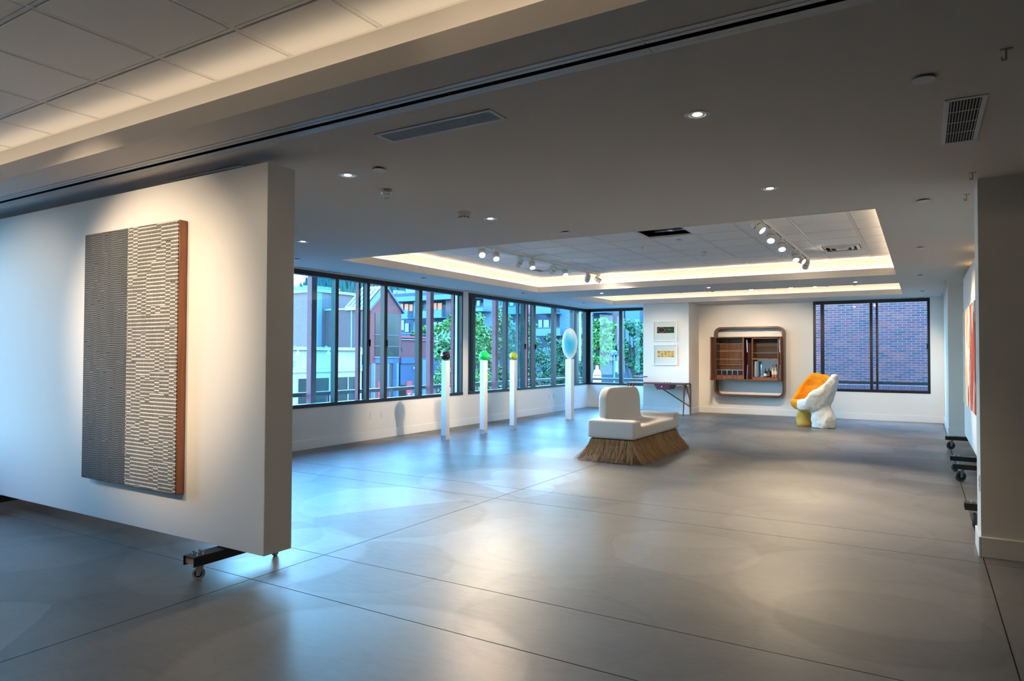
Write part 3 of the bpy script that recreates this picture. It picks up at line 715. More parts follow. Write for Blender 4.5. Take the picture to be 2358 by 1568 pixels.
def canvas_mat(name, c0, c1, c2, sc, stretch, lo, hi):
    m, t, b = newmat(name); N = t.nodes.new; L = t.links.new
    tc = N('ShaderNodeTexCoord'); mp = N('ShaderNodeMapping'); mp.inputs['Scale'].default_value = stretch; L(tc.outputs['Object'], mp.inputs[0])
    nz = N('ShaderNodeTexNoise'); nz.inputs['Scale'].default_value = sc; nz.inputs['Detail'].default_value = 2.5; nz.inputs['Distortion'].default_value = 1.2; L(mp.outputs[0], nz.inputs['Vector'])
    cr = N('ShaderNodeValToRGB'); cr.color_ramp.interpolation = 'EASE'; e = cr.color_ramp.elements
    e[0].position = lo; e[0].color = (*c0, 1); e[1].position = hi; e[1].color = (*c2, 1); k = e.new((lo + hi) / 2); k.color = (*c1, 1)
    L(nz.outputs['Fac'], cr.inputs[0]); L(cr.outputs[0], b.inputs['Base Color']); b.inputs['Roughness'].default_value = .7
    return m
M['red_canvas'] = canvas_mat('red_painted_canvas', (.42, .05, .02), (.30, .12, .08), (.75, .70, .62), 2.1, (1, 1.2, .55), .46, .54)
M['cream_canvas'] = canvas_mat('cream_painted_canvas', (.72, .22, .06), (.78, .45, .22), (.70, .66, .58), 3.0, (1, 1.6, .6), .36, .46)
M['redside'] = pm('red_painted_edge', (.42, .075, .03), .6, var=(6, .2))
for y0, y1, mt, lb in ((9.22, 10.72, 'red_canvas', 'red painted canvas with pale drips hanging on the parked rolling wall'), (10.74, 11.90, 'cream_canvas', 'cream painted canvas with orange marks beside the red one')):
    r = thing('painting', (.562, (y0 + y1) / 2, .782), 0, lb, 'painting'); hw = (y1 - y0) / 2
    MB().box(-.055, 0, -hw, hw, 0, 1.30).build('stretcher', M['redside'] if mt == 'red_canvas' else M['cream'], r, bevel=.003)
    MB().box(-.058, -.0545, -hw + .003, hw - .003, .003, 1.297).build('painted_canvas', M[mt], r)
# small lamps clipped to the top of the hidden rolling wall, washing the soffit
M['bulb'] = emitter('warm_bulb', (1.0, .70, .34), 260)
for y in (9.75, 11.35):
    r = thing('clip_lamp', (.80, y, 2.60), 0, 'small clip lamp behind the rolling wall washing the soffit', 'lamp', 'clip lamps behind the rolling wall')
    MB().box(-.018, .0, -.02, .02, -.05, .06).build('clip', M['black'], r)
    MB().cyl((0, 0, .05), (.02, 0, .085), .012, n=10).build('socket', M['black'], r)
    MB().ball((.025, 0, .105), .020, 16, 10).build('bulb', M['bulb'], r, smooth=True)

# ------------------------------------------------------------------ plinths with glass pieces
M['plinth'] = pm('plinth_lacquer', (.84, .85, .86), .3)
M['brushed'] = pm('brushed_plate', (.55, .60, .64), .35, metal=.7)
def plinth(x, y, label, w=.103, h=1.343, mat='plinth', brackets=True):
    r = thing('plinth', (x, y, 0), 0, label, 'plinth'); a = w / 2
    MB().box(-a, a, -a, a, 0 if not brackets else .002, h).build('shaft', M[mat], r, bevel=.002)
    if brackets:
        MB().box(-a - .002, a + .002, -a - .003, -a, 0, .075).build('foot_plate', M['brushed'], r)
        for sx in (-1, 1):
            for z in (.055,): MB().cyl((sx * .03, -a - .005, z), (sx * .03, -a - .003, z), .007, n=8).build('screw', M['hub'], r)
    return r
PL = [(-6.955, 9.33), (-6.930, 10.47), (-6.860, 11.41), (-6.83, 13.83)]
plinth(*PL[0], 'slim white square plinth under the black glass globe'); plinth(*PL[1], 'slim white square plinth under the green glass globe'); plinth(*PL[2], 'slim white square plinth under the yellow glass globe')
M['acrylic'] = pm('frosted_white_acrylic', (.86, .90, .92), .35, trans=.25, sss=.3)
plinth(*PL[3], 'wider frosted white plinth under the pale blue oval', .150, 1.355, 'acrylic', False)
M['gl_black'] = pm('black_glass', (.004, .004, .005), .03, spec=.8, coat=1.0)
M['gl_green'] = pm('bright_green_glass', (.005, .85, .13), .04, trans=.15, coat=1.0, sss=.2, emit=(.0, .6, .06), estr=0.0)
M['gl_yellow'] = pm('yellow_green_glass', (.62, .66, .02), .05, trans=.25, coat=1.0, sss=.2)
def globe(i, r_, mat, label, extra=False):
    x, y = PL[i]
    g_ = thing('glass_globe', (x, y, 1.343), 0, label, 'glass globe')
    MB().ball((0, 0, r_ - .004), r_, 40, 24).build('globe', M[mat], g_, smooth=True)
    MB().lathe([(.022, 0), (.026, .003), (.020, .006)], 24).build('seat_ring', M['brushed'], g_, smooth=True)
    if extra:
        d = Vector((.35, -.82, -.42)).normalized(); c = Vector((0, 0, r_ - .004)) + d * (r_ * .985)
        MB().lathe([(.0, .004), (.010, .004), (.013, .0), (.013, -.004)], 20, c, d.to_track_quat('Z', 'Y').to_matrix(), caps=False).build('pontil_mark', pm('dark_pontil', (.03, .035, .01), .3), g_, smooth=True)
globe(0, .086, 'gl_black', 'glossy black glass globe on a slim white plinth'); globe(1, .086, 'gl_green', 'bright green glass globe on a slim white plinth'); globe(2, .079, 'gl_yellow', 'yellow green glass globe with a dark spot on a slim plinth', True)
def oval_mat():
    m, t, b = newmat('pale_blue_resin'); N = t.nodes.new; L = t.links.new
    tc = N('ShaderNodeTexCoord'); sp = N('ShaderNodeVectorMath'); sp.operation = 'MULTIPLY'; sp.inputs[1].default_value = (1 / .175, 0, 1 / .352)
    ln = N('ShaderNodeVectorMath'); ln.operation = 'LENGTH'; L(tc.outputs['Object'], sp.inputs[0]); L(sp.outputs[0], ln.inputs[0])
    cr = N('ShaderNodeValToRGB'); e = cr.color_ramp.elements; e[0].position = .15; e[0].color = (.0, .40, .74, 1); e[1].position = .97; e[1].color = (.70, .86, .93, 1); k = e.new(.62); k.color = (.10, .54, .80, 1)
    L(ln.outputs['Value'], cr.inputs[0]); L(cr.outputs[0], b.inputs['Base Color']); b.inputs['Roughness'].default_value = .35; b.inputs['Subsurface Weight'].default_value = .4; b.inputs['Subsurface Radius'].default_value = (.03, .05, .06)
    b.inputs['Transmission Weight'].default_value = .15
    return m
ov = thing('resin_oval', (PL[3][0], PL[3][1], 1.355), .45, 'tall oval resin disc fading from white rim to blue centre', 'sculpture')
o = MB().ball((0, 0, 0), 1.0, 48, 32, (.175, .055, .352)).build('oval_disc', oval_mat(), ov, smooth=True); o.location = (0, 0, .350)
MB().lathe([(.03, 0), (.034, .002), (.026, .010)], 24).build('seat_ring', M['acrylic'], ov, smooth=True)
# ------------------------------------------------------------------ helpers for soft, continuous bodies
def remeshed(mb, voxel, smooth=6, fac=.5, disp=0.0, dscale=5.0):
    """union of overlapping closed shapes as one smooth mesh"""
    me = bpy.data.meshes.new('soft'); me.from_pydata(mb.v, [], mb.f); me.update()
    o = bpy.data.objects.new('soft', me); COL.objects.link(o)
    r = o.modifiers.new('r', 'REMESH'); r.mode = 'VOXEL'; r.voxel_size = voxel
    s = o.modifiers.new('s', 'SMOOTH'); s.factor = fac; s.iterations = smooth
    dg = bpy.context.evaluated_depsgraph_get(); dg.update()
    out = bpy.data.meshes.new_from_object(o.evaluated_get(dg)); bpy.data.objects.remove(o, do_unlink=True)
    if disp:
        ns = [v.normal.copy() for v in out.vertices]
        for v, n_ in zip(out.vertices, ns): v.co += n_ * (mnoise.noise(v.co * dscale) * disp + mnoise.noise(v.co * dscale * 2.7) * disp * .4)
        out.update()
    return out
def split_mesh(me, classify):
    """separate the faces of one mesh into named pieces by a function of face centre and normal"""
    groups = {}
    for p in me.polygons: groups.setdefault(classify(p.center, p.normal), []).append(p.index)
    res = {}
    for k, idx in groups.items():
        vm = {}; vs = []; fs = []
        for i in idx:
            f = []
            for v in me.polygons[i].vertices:
                if v not in vm: vm[v] = len(vs); vs.append(tuple(me.vertices[v].co))
                f.append(vm[v])
            fs.append(tuple(f))
        m = bpy.data.meshes.new(k); m.from_pydata(vs, [], fs); m.update(); m.polygons.foreach_set('use_smooth', [True] * len(fs))
        try: m.normals_split_custom_set_from_vertices([tuple(me.vertices[v].normal) for v in vm])
        except Exception: pass
        res[k] = m
    return res

# ------------------------------------------------------------------ upholstered bench with a straw fringe
BX, BY = -3.64, 9.60
bench = thing('fringed_bench', (BX, BY, 0), 0, 'cream boucle lounge bench with a straw fringe skirt', 'bench')
hx, hy = .350, .98
bm_ = MB().box(-hx, hx, -hy, hy, .305, .475).box(-hx, hx, -hy, -hy + .25, .305, .556).box(-hx, hx, hy - .25, hy, .305, .556)
prof = []
y0, y1, zt_ = -.700, .640, .985
for k in range(9):
    a = pi - pi / 2 * k / 8; prof.append((y0 + .20 + .20 * cos(a), zt_ - .20 + .20 * sin(a)))
for k in range(9):
    a = pi / 2 - pi / 2 * k / 8; prof.append((y1 - .24 + .24 * cos(a), zt_ - .02 - .24 + .24 * sin(a)))
prof += [(y1, .60), (y1 + .03, .52), (y1 + .10, .44), (y1 + .10, .36), (y0 - .10, .36), (y0 - .10, .45), (y0 - .02, .52), (y0, .60)]
bm_.prism([(-hx + .045, y, z) for y, z in prof], (.135, 0, 0))
bm_.prism([(-hx + .17, y0 + .05, .40), (-hx + .30, y0 + .05, .40), (-hx + .17, y0 + .05, .54)], (0, y1 - y0 - .1, 0))
soft = remeshed(bm_, .016, 16, .55)
def bench_part(c, n_):
    if c.z > .585: return 'backrest'
    if c.y < -hy + .245: return 'armrest_near'
    if c.y > hy - .245: return 'armrest_far'
    return 'seat'
M['boucle'] = pm('cream_boucle', (.78, .73, .66), .95, var=(120, .10), bump=(170, .6))
for k, me in split_mesh(soft, bench_part).items(): link(k.replace('_near', '').replace('_far', ''), me, M['boucle'], bench)
MB().box(-hx + .05, hx - .05, -hy + .05, hy - .05, .280, .31).build('base_rim', pm('dark_oak', (.05, .03, .02), .5), bench)
MB().box(-hx + .10, hx - .10, -hy + .10, hy - .10, .0, .27).build('plinth_core', pm('core_board', (.16, .10, .06), .9), bench)
def straw_mat():
    m, t, b = newmat('raffia_straw'); N = t.nodes.new; L = t.links.new
    g_ = N('ShaderNodeNewGeometry'); cr = N('ShaderNodeValToRGB'); e = cr.color_ramp.elements
    e[0].position = 0; e[0].color = (.36, .20, .09, 1); e[1].position = 1; e[1].color = (.82, .62, .40, 1); k = e.new(.5); k.color = (.58, .37, .19, 1)
    L(g_.outputs['Random Per Island'], cr.inputs[0]); L(cr.outputs[0], b.inputs['Base Color']); b.inputs['Roughness'].default_value = .7
    return m
rnd = random.Random(5)
fr = MB(); per = []
ex, ey = hx - .035, hy - .035
peri = [((-ex, -ey), (ex, -ey), (0, -1)), ((ex, -ey), (ex, ey), (1, 0)), ((ex, ey), (-ex, ey), (0, 1)), ((-ex, ey), (-ex, -ey), (-1, 0))]
for (a, b_, nn) in peri:
    ln = math.hypot(b_[0] - a[0], b_[1] - a[1]); n_ = int(ln * 560)
    for k in range(n_):
        t_ = rnd.random(); px_, py_ = a[0] + (b_[0] - a[0]) * t_, a[1] + (b_[1] - a[1]) * t_
        e_ = (t_ - .5) * 2; tang = ((b_[0] - a[0]) / ln, (b_[1] - a[1]) / ln)
        clump = mnoise.noise(Vector((px_ * 16, py_ * 16, 3.1)))
        out = .095 + .085 * rnd.random() + .07 * max(0, clump); side = (rnd.random() - .5) * .10 + clump * .05 + (abs(e_) ** 6) * .12 * (1 if e_ > 0 else -1)
        lift = .0 if rnd.random() < .7 else rnd.random() * .035
        if rnd.random() < .25: out += rnd.random() * .07
        pts = []; wv = (rnd.random() - .5) * .02
        dpt = rnd.random() * .03
        for s in range(5):
            q = s / 4; o_ = -dpt + (out + dpt) * q ** 1.5; sd = side * q ** 1.3 + wv * sin(q * 5)
            pts.append((px_ + nn[0] * o_ + tang[0] * sd, py_ + nn[1] * o_ + tang[1] * sd, .292 * (1 - q) ** 1.0 + .004 * q + lift * q))
        r_ = .0016 + rnd.random() * .0014
        fr.tube(pts, [r_, r_, r_, r_ * .9, r_ * .5], 3)
fo = fr.build('fringe', straw_mat(), bench); fo['kind'] = 'stuff'; fo['label'] = 'straw coloured raffia fringe'

# ------------------------------------------------------------------ sculptural chair, yellow inside, white outside
def catmull(P, n_):
    out = []; m = len(P)
    for i in range(m):
        p0, p1, p2, p3 = [Vector(P[(i + k) % m]) for k in (-1, 0, 1, 2)]
        for j in range(n_):
            t_ = j / n_
            out.append(.5 * ((2 * p1) + (p2 - p0) * t_ + (2*p0 - 5*p1 + 4*p2 - p3) * t_**2 + (3*p1 - p0 - 3*p2 + p3) * t_**3))
    return out
CX, CY = -1.89, 15.10
rim = [(-.33, -.14, .545), (-.13, -.31, .575), (-.02, -.36, .72), (.11, -.36, .81), (.22, -.31, .94), (.335, -.17, 1.075), (.315, .08, 1.02), (.16, .30, 1.02), (-.05, .37, 1.075), (-.24, .31, .89), (-.36, .13, .62), (-.385, -.02, .535)]
R_ = catmull(rim, 7); ctr = Vector((-.03, 0, .43))
shell = MB(); nr = len(R_); ns_ = 12
rows = []
for s in range(ns_ + 1):                                   # inside, rim to seat
    a = s / ns_ * pi / 2; row = []
    for p in R_:
        hfac = max(.02, cos(a) ** .62); q = Vector((ctr.x + (p.x - ctr.x) * hfac, ctr.y + (p.y - ctr.y) * hfac, ctr.z + (p.z - ctr.z) * (1 - sin(a) ** .9)))
        row.append(q)
    rows.append(row)
outr = []
for s in range(ns_ + 1):                                   # outside, seat to rim
    a = (1 - s / ns_) * pi / 2; row = []
    for p in R_:
        d = Vector((p.x - ctr.x, p.y - ctr.y, 0)); dn = d.normalized()
        hfac = max(.02, cos(a) ** .80); th = .085
        q = Vector((ctr.x, ctr.y, 0)) + d * hfac + dn * (th * cos(a) ** .5); q.z = (ctr.z - .13) + (p.z - .02 - ctr.z + .13) * (1 - sin(a) ** .95)
        row.append(q)
    outr.append(row)
lip = [[(rows[0][i] + outr[-1][i]) / 2 + Vector((0, 0, .028)) for i in range(nr)]]
allr = list(reversed(rows)); allr = outr + lip + rows        # outside bottom ... rim ... inside bottom
vs = [v for r_ in allr for v in r_]; fs = []
for i in range(len(allr) - 1):
    for k in range(nr): fs.append((i*nr + k, i*nr + (k+1) % nr, (i+1)*nr + (k+1) % nr, (i+1)*nr + k))
fs += [tuple(reversed(range(nr))), tuple(range((len(allr)-1)*nr, len(allr)*nr))]
shell.add(vs, fs)
shell.lathe([(.02, .0), (.215, .0), (.225, .06), (.225, .18), (.20, .30), (.150, .40), (.12, .50), (.02, .52)], 28, (.165, -.10, 0))
shell.lathe([(.02, .0), (.150, .0), (.160, .05), (.150, .16), (.115, .28), (.10, .42), (.02, .44)], 28, (-.215, .13, 0))
shell.ball((.10, -.06, .50), .20, 20, 12, (1.0, 1.0, .7))
soft = remeshed(shell, .018, 5, .5, .034, 6.5)
def inside(c, n_):
    d = Vector((ctr.x - c.x, ctr.y - c.y, 0)); l = d.length
    if c.z < .42: return False
    if n_.z > .35 and l < .30: return True
    return l > 1e-3 and n_.dot(d / l) > .08
def chair_part(c, n_):
    if c.z < .36: return 'leg_y' if c.x < -.055 + .10 * (c.y > .1) and (c.x < -.06) else 'leg_w'
    if inside(c, n_) and not (c.y < -.27 and c.z < .60): 
        # the white rim shows as a band along the near side
        return 'seat' if not (n_.z > .45 and c.y < -.16 and c.x > -.22 and c.z > .53) else 'shell_w'
    if c.x < -.30 or c.y > .14 and c.x < .24: return 'shell_y'
    return 'shell_w'
M['chalk'] = pm('chalk_white_plaster', (.72, .71, .67), .9, var=(7, .05), bump=(22, .35))
M['saffron'] = pm('saffron_yellow_felt', (.72, .27, .008), .9, var=(5, .12), bump=(40, .25))
M['ochre'] = pm('ochre_plaster', (.62, .36, .07), .9, var=(6, .15), bump=(30, .3))
chair = thing('sculpted_chair', (CX, CY, 0), 0, 'lumpy sculpted armchair, yellow inside and chalk white outside', 'chair')
nm = {'leg_y': ('leg', 'ochre'), 'leg_w': ('leg', 'chalk'), 'seat': ('seat', 'saffron'), 'shell_y': ('back_shell', 'saffron'), 'shell_w': ('side_shell', 'chalk')}
for k, me in split_mesh(soft, chair_part).items(): link(nm[k][0], me, M[nm[k][1]], chair)

# ------------------------------------------------------------------ desk with slanting wooden legs
M['walnut'] = wood('walnut', (.070, .024, .013), (.15, .056, .030), scale=(.4, 3, 3), freq=10)
M['walnut_v'] = wood('walnut_upright', (.085, .034, .020), (.19, .085, .048), scale=(3, 3, .4), freq=10)
M['plum'] = pm('plum_leather', (.10, .018, .055), .5, bump=(150, .15))
desk = thing('writing_desk', (-5.56, 16.17, 0), 0, 'slender walnut writing desk with a plum leather drawer', 'desk')
dx0, dx1, dy0, dy1, dz = -.76, .74, -.25, .26, .774
def rr(x0, x1, y0, y1, r, n_=6):
    P = []
    for (cx, cy, a0) in ((x1 - r, y1 - r, 0), (x0 + r, y1 - r, pi/2), (x0 + r, y0 + r, pi), (x1 - r, y0 + r, 3*pi/2)):
        for k in range(n_ + 1): a = a0 + pi/2*k/n_; P.append((cx + r*cos(a), cy + r*sin(a)))
    return P
MB().prism([(x, y, dz - .034) for x, y in rr(dx0, dx1, dy0, dy1, .05)], (0, 0, .030)).build('table_top', M['walnut'], desk, bevel=.004)
MB().prism([(x, y, dz - .004) for x, y in rr(dx0 + .02, dx1 - .02, dy0 + .02, dy1 - .02, .035)], (0, 0, .005)).build('leather_inlay', M['plum'], desk)
def leg(a, b_, r0=.018, r1=.011, mid=None, name='leg'):
    pts = [a, mid, b_] if mid else [a, b_]
    P = []; n_ = 8
    for k in range(n_ + 1):
        t_ = k / n_
        if mid: P.append(Vector(a) * (1 - t_)**2 + Vector(mid) * 2 * t_ * (1 - t_) + Vector(b_) * t_**2)
        else: P.append(Vector(a).lerp(Vector(b_), t_))
    return MB().tube(P, [r0 + (r1 - r0) * k / n_ for k in range(n_ + 1)], 8).build(name, M['walnut_v'], desk, smooth=60)
for sx, xe in ((1, dx1 - .05), (-1, dx0 + .05)):
    leg((xe, dy0 + .03, dz - .02), (xe - sx * .01, dy0 + .02, 0), .025, .013, (xe + sx * .02, dy0 + .03, .42))
    leg((xe + sx * .03, dy1 - .03, dz - .02), (xe + sx * .03, dy1 - .02, 0), .025, .013, (xe + sx * .04, dy1 - .02, .42))
    leg((xe, dy0 + .18, dz - .02), (xe - sx * .005, dy0 + .035, .25), .015, .010, name='leg_strut')
    leg((xe, dy0 + .20, dz - .02), (xe + sx * .028, dy1 - .03, .34), .015, .012, name='leg_strut')
    MB().prism([(xe + sx * .020, dy1 - .07, .36), (xe + sx * .030, dy1 - .015, .36), (xe + sx * .030, dy1 - .020, .02), (xe + sx * .026, dy1 - .030, .12)], (sx * .012, 0, 0)).build('leg_web', M['walnut_v'], desk)
leg((-.16, dy1 - .10, dz - .03), (dx1 - .03, dy1 - .03, .20), .017, .015, name='brace')
MB().prism([(-.04, dy0 + .03, dz - .028), (.42, dy0 + .03, dz - .028), (.35, dy0 + .03, dz - .150), (.06, dy0 + .03, dz - .150)], (0, .36, 0)).build('drawer_case', pm('grey_leather', (.11, .09, .08), .6), desk, bevel=.01)
dr = MB().prism([(-.045, dy0 + .012, dz - .026), (.395, dy0 + .012, dz - .026), (.33, dy0 + .012, dz - .155), (.045, dy0 + .012, dz - .155)], (0, .02, 0)).build('drawer', M['plum'], desk, bevel=.008)
MB().ball((.165, dy0, dz - .085), .016, 14, 8).build('knob', M['white'], dr, smooth=True)
MB().tube([(dx0 + .12, dy0 + .30, dz), (dx0 + .12, dy0 + .30, dz + .125)], .008, 8).build('shelf_post', M['walnut_v'], desk)
MB().box(dx0 + .10, dx0 + .42, dy0 + .20, dy0 + .42, dz + .125, dz + .150).build('raised_shelf', M['walnut'], desk, bevel=.006)
for k in range(3): MB().cyl((.12 + .07 * k, .10, dz), (.12 + .07 * k, .10, dz + .016), .012, n=12).build('peg', M['walnut'], desk)

# ------------------------------------------------------------------ two framed prints on the pier
M['mat'] = pm('print_paper', (.66, .66, .60), .9)
def print_frame(z0, x0, x1, label):
    r = thing('framed_print', ((x0 + x1) / 2, 16.50, z0), 0, label, 'framed print'); h = (x1 - x0) / 2; H = .512; w = .020
    MB().box(-h, h, -.036, 0, 0, w).box(-h, h, -.036, 0, H - w, H).box(-h, -h + w, -.036, 0, w, H - w).box(h - w, h, -.036, 0, w, H - w).build('white_frame', M['white'], r, bevel=.002)
    MB().box(-h + w, h - w, -.018, -.004, w, H - w).build('paper', M['mat'], r)
    return r
p1 = print_frame(1.795, -5.805, -5.192, 'white framed print with a dark green image, hung above another')
M['darkgreen'] = canvas_mat('dark_green_print', (.006, .030, .010), (.010, .045, .014), (.02, .09, .02), 9, (1, 1, 3), .35, .7)
MB().box(-.205, .235, -.0200, -.0178, .205, .360).build('printed_image', M['darkgreen'], p1)
MB().box(-.203, .018, -.0206, -.0199, .207, .358).build('dark_field', pm('near_black_ink', (.006, .008, .012), .7), p1)
rg = MB()
for k in range(14):
    a0, a1 = 2*pi*k/14 + .10, 2*pi*k/14 + .34
    for aa in ((a0, a1),):
        ps = [(-.093 + rx * cos(q), -.0210, .283 + rz_ * sin(q)) for rx, rz_, q in ((.104, .066, aa[0]), (.104, .066, aa[1]), (.088, .052, aa[1]), (.088, .052, aa[0]))]
        rg.prism(ps, (0, .0006, 0))
rg.build('orange_ring', pm('orange_ink', (.62, .20, .035), .7), p1)
MB().box(.085, .150, -.0206, -.0198, .287, .300).build('orange_dash', pm('orange_dash_ink', (.62, .20, .035), .7), p1)
p2 = print_frame(1.202, -5.798, -5.185, 'white framed print with small yellow and orange blocks, hung below another')
MB().box(-.200, .238, -.0200, -.0178, .200, .362).build('printed_image', pm('yellow_ink', (.72, .50, .16), .7, var=(30, .2)), p2)
oi = [pm('rust_ink', (.55, .14, .04), .7), pm('orange_block_ink', (.68, .28, .06), .7), pm('olive_ink', (.20, .14, .04), .7)]
for i in range(5):
    for j in range(3):
        x = -.196 + i * .087; z = .206 + j * .053
        MB().box(x, x + .062, -.0206, -.0199, z + .006 * ((i + j) % 2), z + .030).build('ink_block', oi[(i * 2 + j) % 3], p2)

# ------------------------------------------------------------------ wall-hung bar cabinet in a rounded walnut frame
cab = thing('bar_cabinet', (-3.633, YB, .447), 0, 'wall hung walnut bar cabinet with open doors in a rounded frame', 'cabinet')
FW, FH = 1.646, 1.703; hw = FW / 2
def rrz(x0, x1, z0, z1, r, n_=8):
    return [(x, z) for x, z in rr(x0, x1, z0, z1, r, n_)]
outl = rrz(-hw, hw, 0, FH, .165); inl = rrz(-hw + .042, hw - .042, .042, FH - .042, .125)
fm = MB(); n_ = len(outl); ya, yb_ = -.265, 0
vs = [(x, ya, z) for x, z in outl] + [(x, ya, z) for x, z in inl] + [(x, yb_, z) for x, z in outl] + [(x, yb_, z) for x, z in inl]
fs = []
for k in range(n_):
    j = (k + 1) % n_
    fs += [(k, j, n_ + j, n_ + k), (2*n_ + j, 2*n_ + k, 3*n_ + k, 3*n_ + j), (k, 2*n_ + k, 2*n_ + j, j), (n_ + k, n_ + j, 3*n_ + j, 3*n_ + k)]
fm.add(vs, fs).build('rounded_frame', M['walnut'], cab, smooth=35)
M['walnut_l'] = wood('warm_walnut_veneer', (.155, .050, .018), (.26, .095, .038), scale=(4, 4, .35), freq=8)
M['burg'] = pm('burgundy_lining', (.060, .006, .010), .6)
BX0, BX1, BZ0, BZ1, BF = -.755, .775, .395, 1.455, -.405      # box inside the frame
t_ = .022
MB().box(BX0, BX1, BF, -.01, BZ1 - t_, BZ1).box(BX0, BX1, BF, -.01, BZ0, BZ0 + t_).box(BX0, BX0 + t_, BF, -.01, BZ0 + t_, BZ1 - t_).box(BX1 - t_, BX1, BF, -.01, BZ0 + t_, BZ1 - t_).box(BX0 + t_, BX1 - t_, -.028, -.01, BZ0 + t_, BZ1 - t_).build('carcass', M['walnut'], cab)
DV = -.085
M['shelf'] = pm('shelf_glass_edge', (.30, .36, .33), .15, trans=.3, coat=.5)
MB().box(DV - .012, DV + .012, BF, -.03, BZ0 + t_, BZ1 - t_).build('divider', M['walnut_l'], cab)
MB().box(BX0 + t_, DV - .012, -.032, -.0285, BZ0 + t_, BZ1 - t_).build('back_panel', M['walnut_l'], cab)
for z in (1.285, 1.10, .905, .775): MB().box(BX0 + t_, DV - .013, BF + .05, -.035, z, z + .008).build('glass_shelf', M['clear'], cab); MB().box(BX0 + t_, DV - .013, BF + .047, BF + .05, z, z + .008).build('shelf_edge', M['shelf'], cab)
M['pocket'] = pm('black_pocket', (.008, .006, .006), .7)
MB().box(BX0 + t_, DV - .013, BF + .04, -.035, .525, .640).build('pocket_rack', M['pocket'], cab)
for k in range(6): MB().box(BX0 + t_ + k * .127 - .004, BX0 + t_ + k * .127 + .006, BF + .034, BF + .045, .525, .645).build('rack_divider', M['zinc'], cab)
MB().box(BX0 + t_, DV - .013, BF + .034, BF + .042, .640, .650).build('rack_rail', M['zinc'], cab)
for k in range(10):
    x = BX0 + .06 + k * .063
    MB().tube([(x, BF + .10, .640), (x, BF + .10, .690)], .0025, 5).build('glass_stem', M['clear'], cab)
for a, b_ in ((BX0 + t_ + .004, -.325), (-.319, DV - .015)):
    d_ = MB().box(a, b_, BF + .012, BF + .20, BZ0 + t_ + .003, .522).build('drawer', M['walnut_l'], cab, bevel=.002)
    cx = (a + b_) / 2 if b_ < -.3 else b_ - .055
    MB().cyl((cx, BF + .006, .470), (cx, BF + .013, .470), .017, n=16).build('brass_ring', pm('brass', (.55, .42, .18), .3, metal=.9), d_)
    MB().cyl((cx, BF + .004, .470), (cx, BF + .0065, .470), .010, n=14).build('pull_hole', M['pocket'], d_)
# left door swung open towards the room
MB().box(BX0 - .030, BX0 - .008, BF - .36, BF + .002, BZ0 + .004, BZ1 - .004).build('door', M['walnut_l'], cab, bevel=.002)
# right bay: burgundy lining, inner box with niche, mirror niche, lift stays
MB().box(DV + .012, DV + .020, BF + .004, -.035, BZ0 + t_, BZ1 - t_).box(BX1 - t_ - .008, BX1 - t_, BF + .004, -.035, BZ0 + t_, BZ1 - t_).box(DV + .02, BX1 - t_ - .008, -.045, -.034, BZ0 + t_, BZ1 - t_).build('lining', M['burg'], cab)
IX0, IX1 = .105, .715
ib = MB().box(IX0, IX0 + .016, BF + .05, -.046, BZ0 + t_, BZ1 - .03).box(IX1 - .016, IX1, BF + .05, -.046, BZ0 + t_, BZ1 - .03).box(IX0, IX1, BF + .05, -.046, BZ0 + t_, .480).box(IX0, IX1, BF + .05, -.046, .905, .935).box(IX0, IX1, BF + .05, -.046, BZ1 - .05, BZ1 - .03)
ib.build('inner_box', M['walnut_l'], cab)
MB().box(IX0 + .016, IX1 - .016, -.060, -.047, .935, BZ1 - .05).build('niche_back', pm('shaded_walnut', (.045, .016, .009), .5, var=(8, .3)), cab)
MB().box(IX0 + .016, IX1 - .016, BF + .09, -.062, 1.06, 1.068).build('glass_shelf', M['clear'], cab); MB().box(IX0 + .016, IX1 - .016, BF + .087, BF + .09, 1.06, 1.068).build('shelf_edge', M['shelf'], cab)
MB().box(IX0 + .016, IX1 - .016, BF + .14, -.062, 1.215, 1.223).build('glass_shelf', M['clear'], cab)
MB().box(IX0 + .016, IX1 - .016, -.058, -.0475, .482, .905).build('mirror', pm('mirror', (.85, .86, .84), .03, metal=1.0), cab)
for x in (DV + .085, IX1 + .025):
    MB().tube([(x, BF + .02, .44), (x + .02, BF + .0, .78)], .009, 8).build('lift_stay', M['chrome'], cab)
    MB().tube([(x, BF + .02, 1.38), (x + .015, BF + .0, 1.08)], .007, 8).build('lift_stay', M['zinc'], cab)
MB().box(DV + .02, BX1 - .03, BF - .015, BF + .05, BZ0 + .012, BZ0 + .028).build('flap_lip', M['walnut_l'], cab)
for x in (DV + .018, BX0 - .034):
    for k in range(3): MB().ball((x, BF - .012 - (.35 if x < -.5 else 0), BZ0 + .035 + .028 * k), .010, 10, 6).build('hinge_bead', pm('hinge_brass', (.55, .45, .30), .3, metal=.9), cab, smooth=True)
MB().box(IX0 + .30, IX1 - .04, BF + .075, BF + .16, .481, .487).build('tray', M['pocket'], cab)
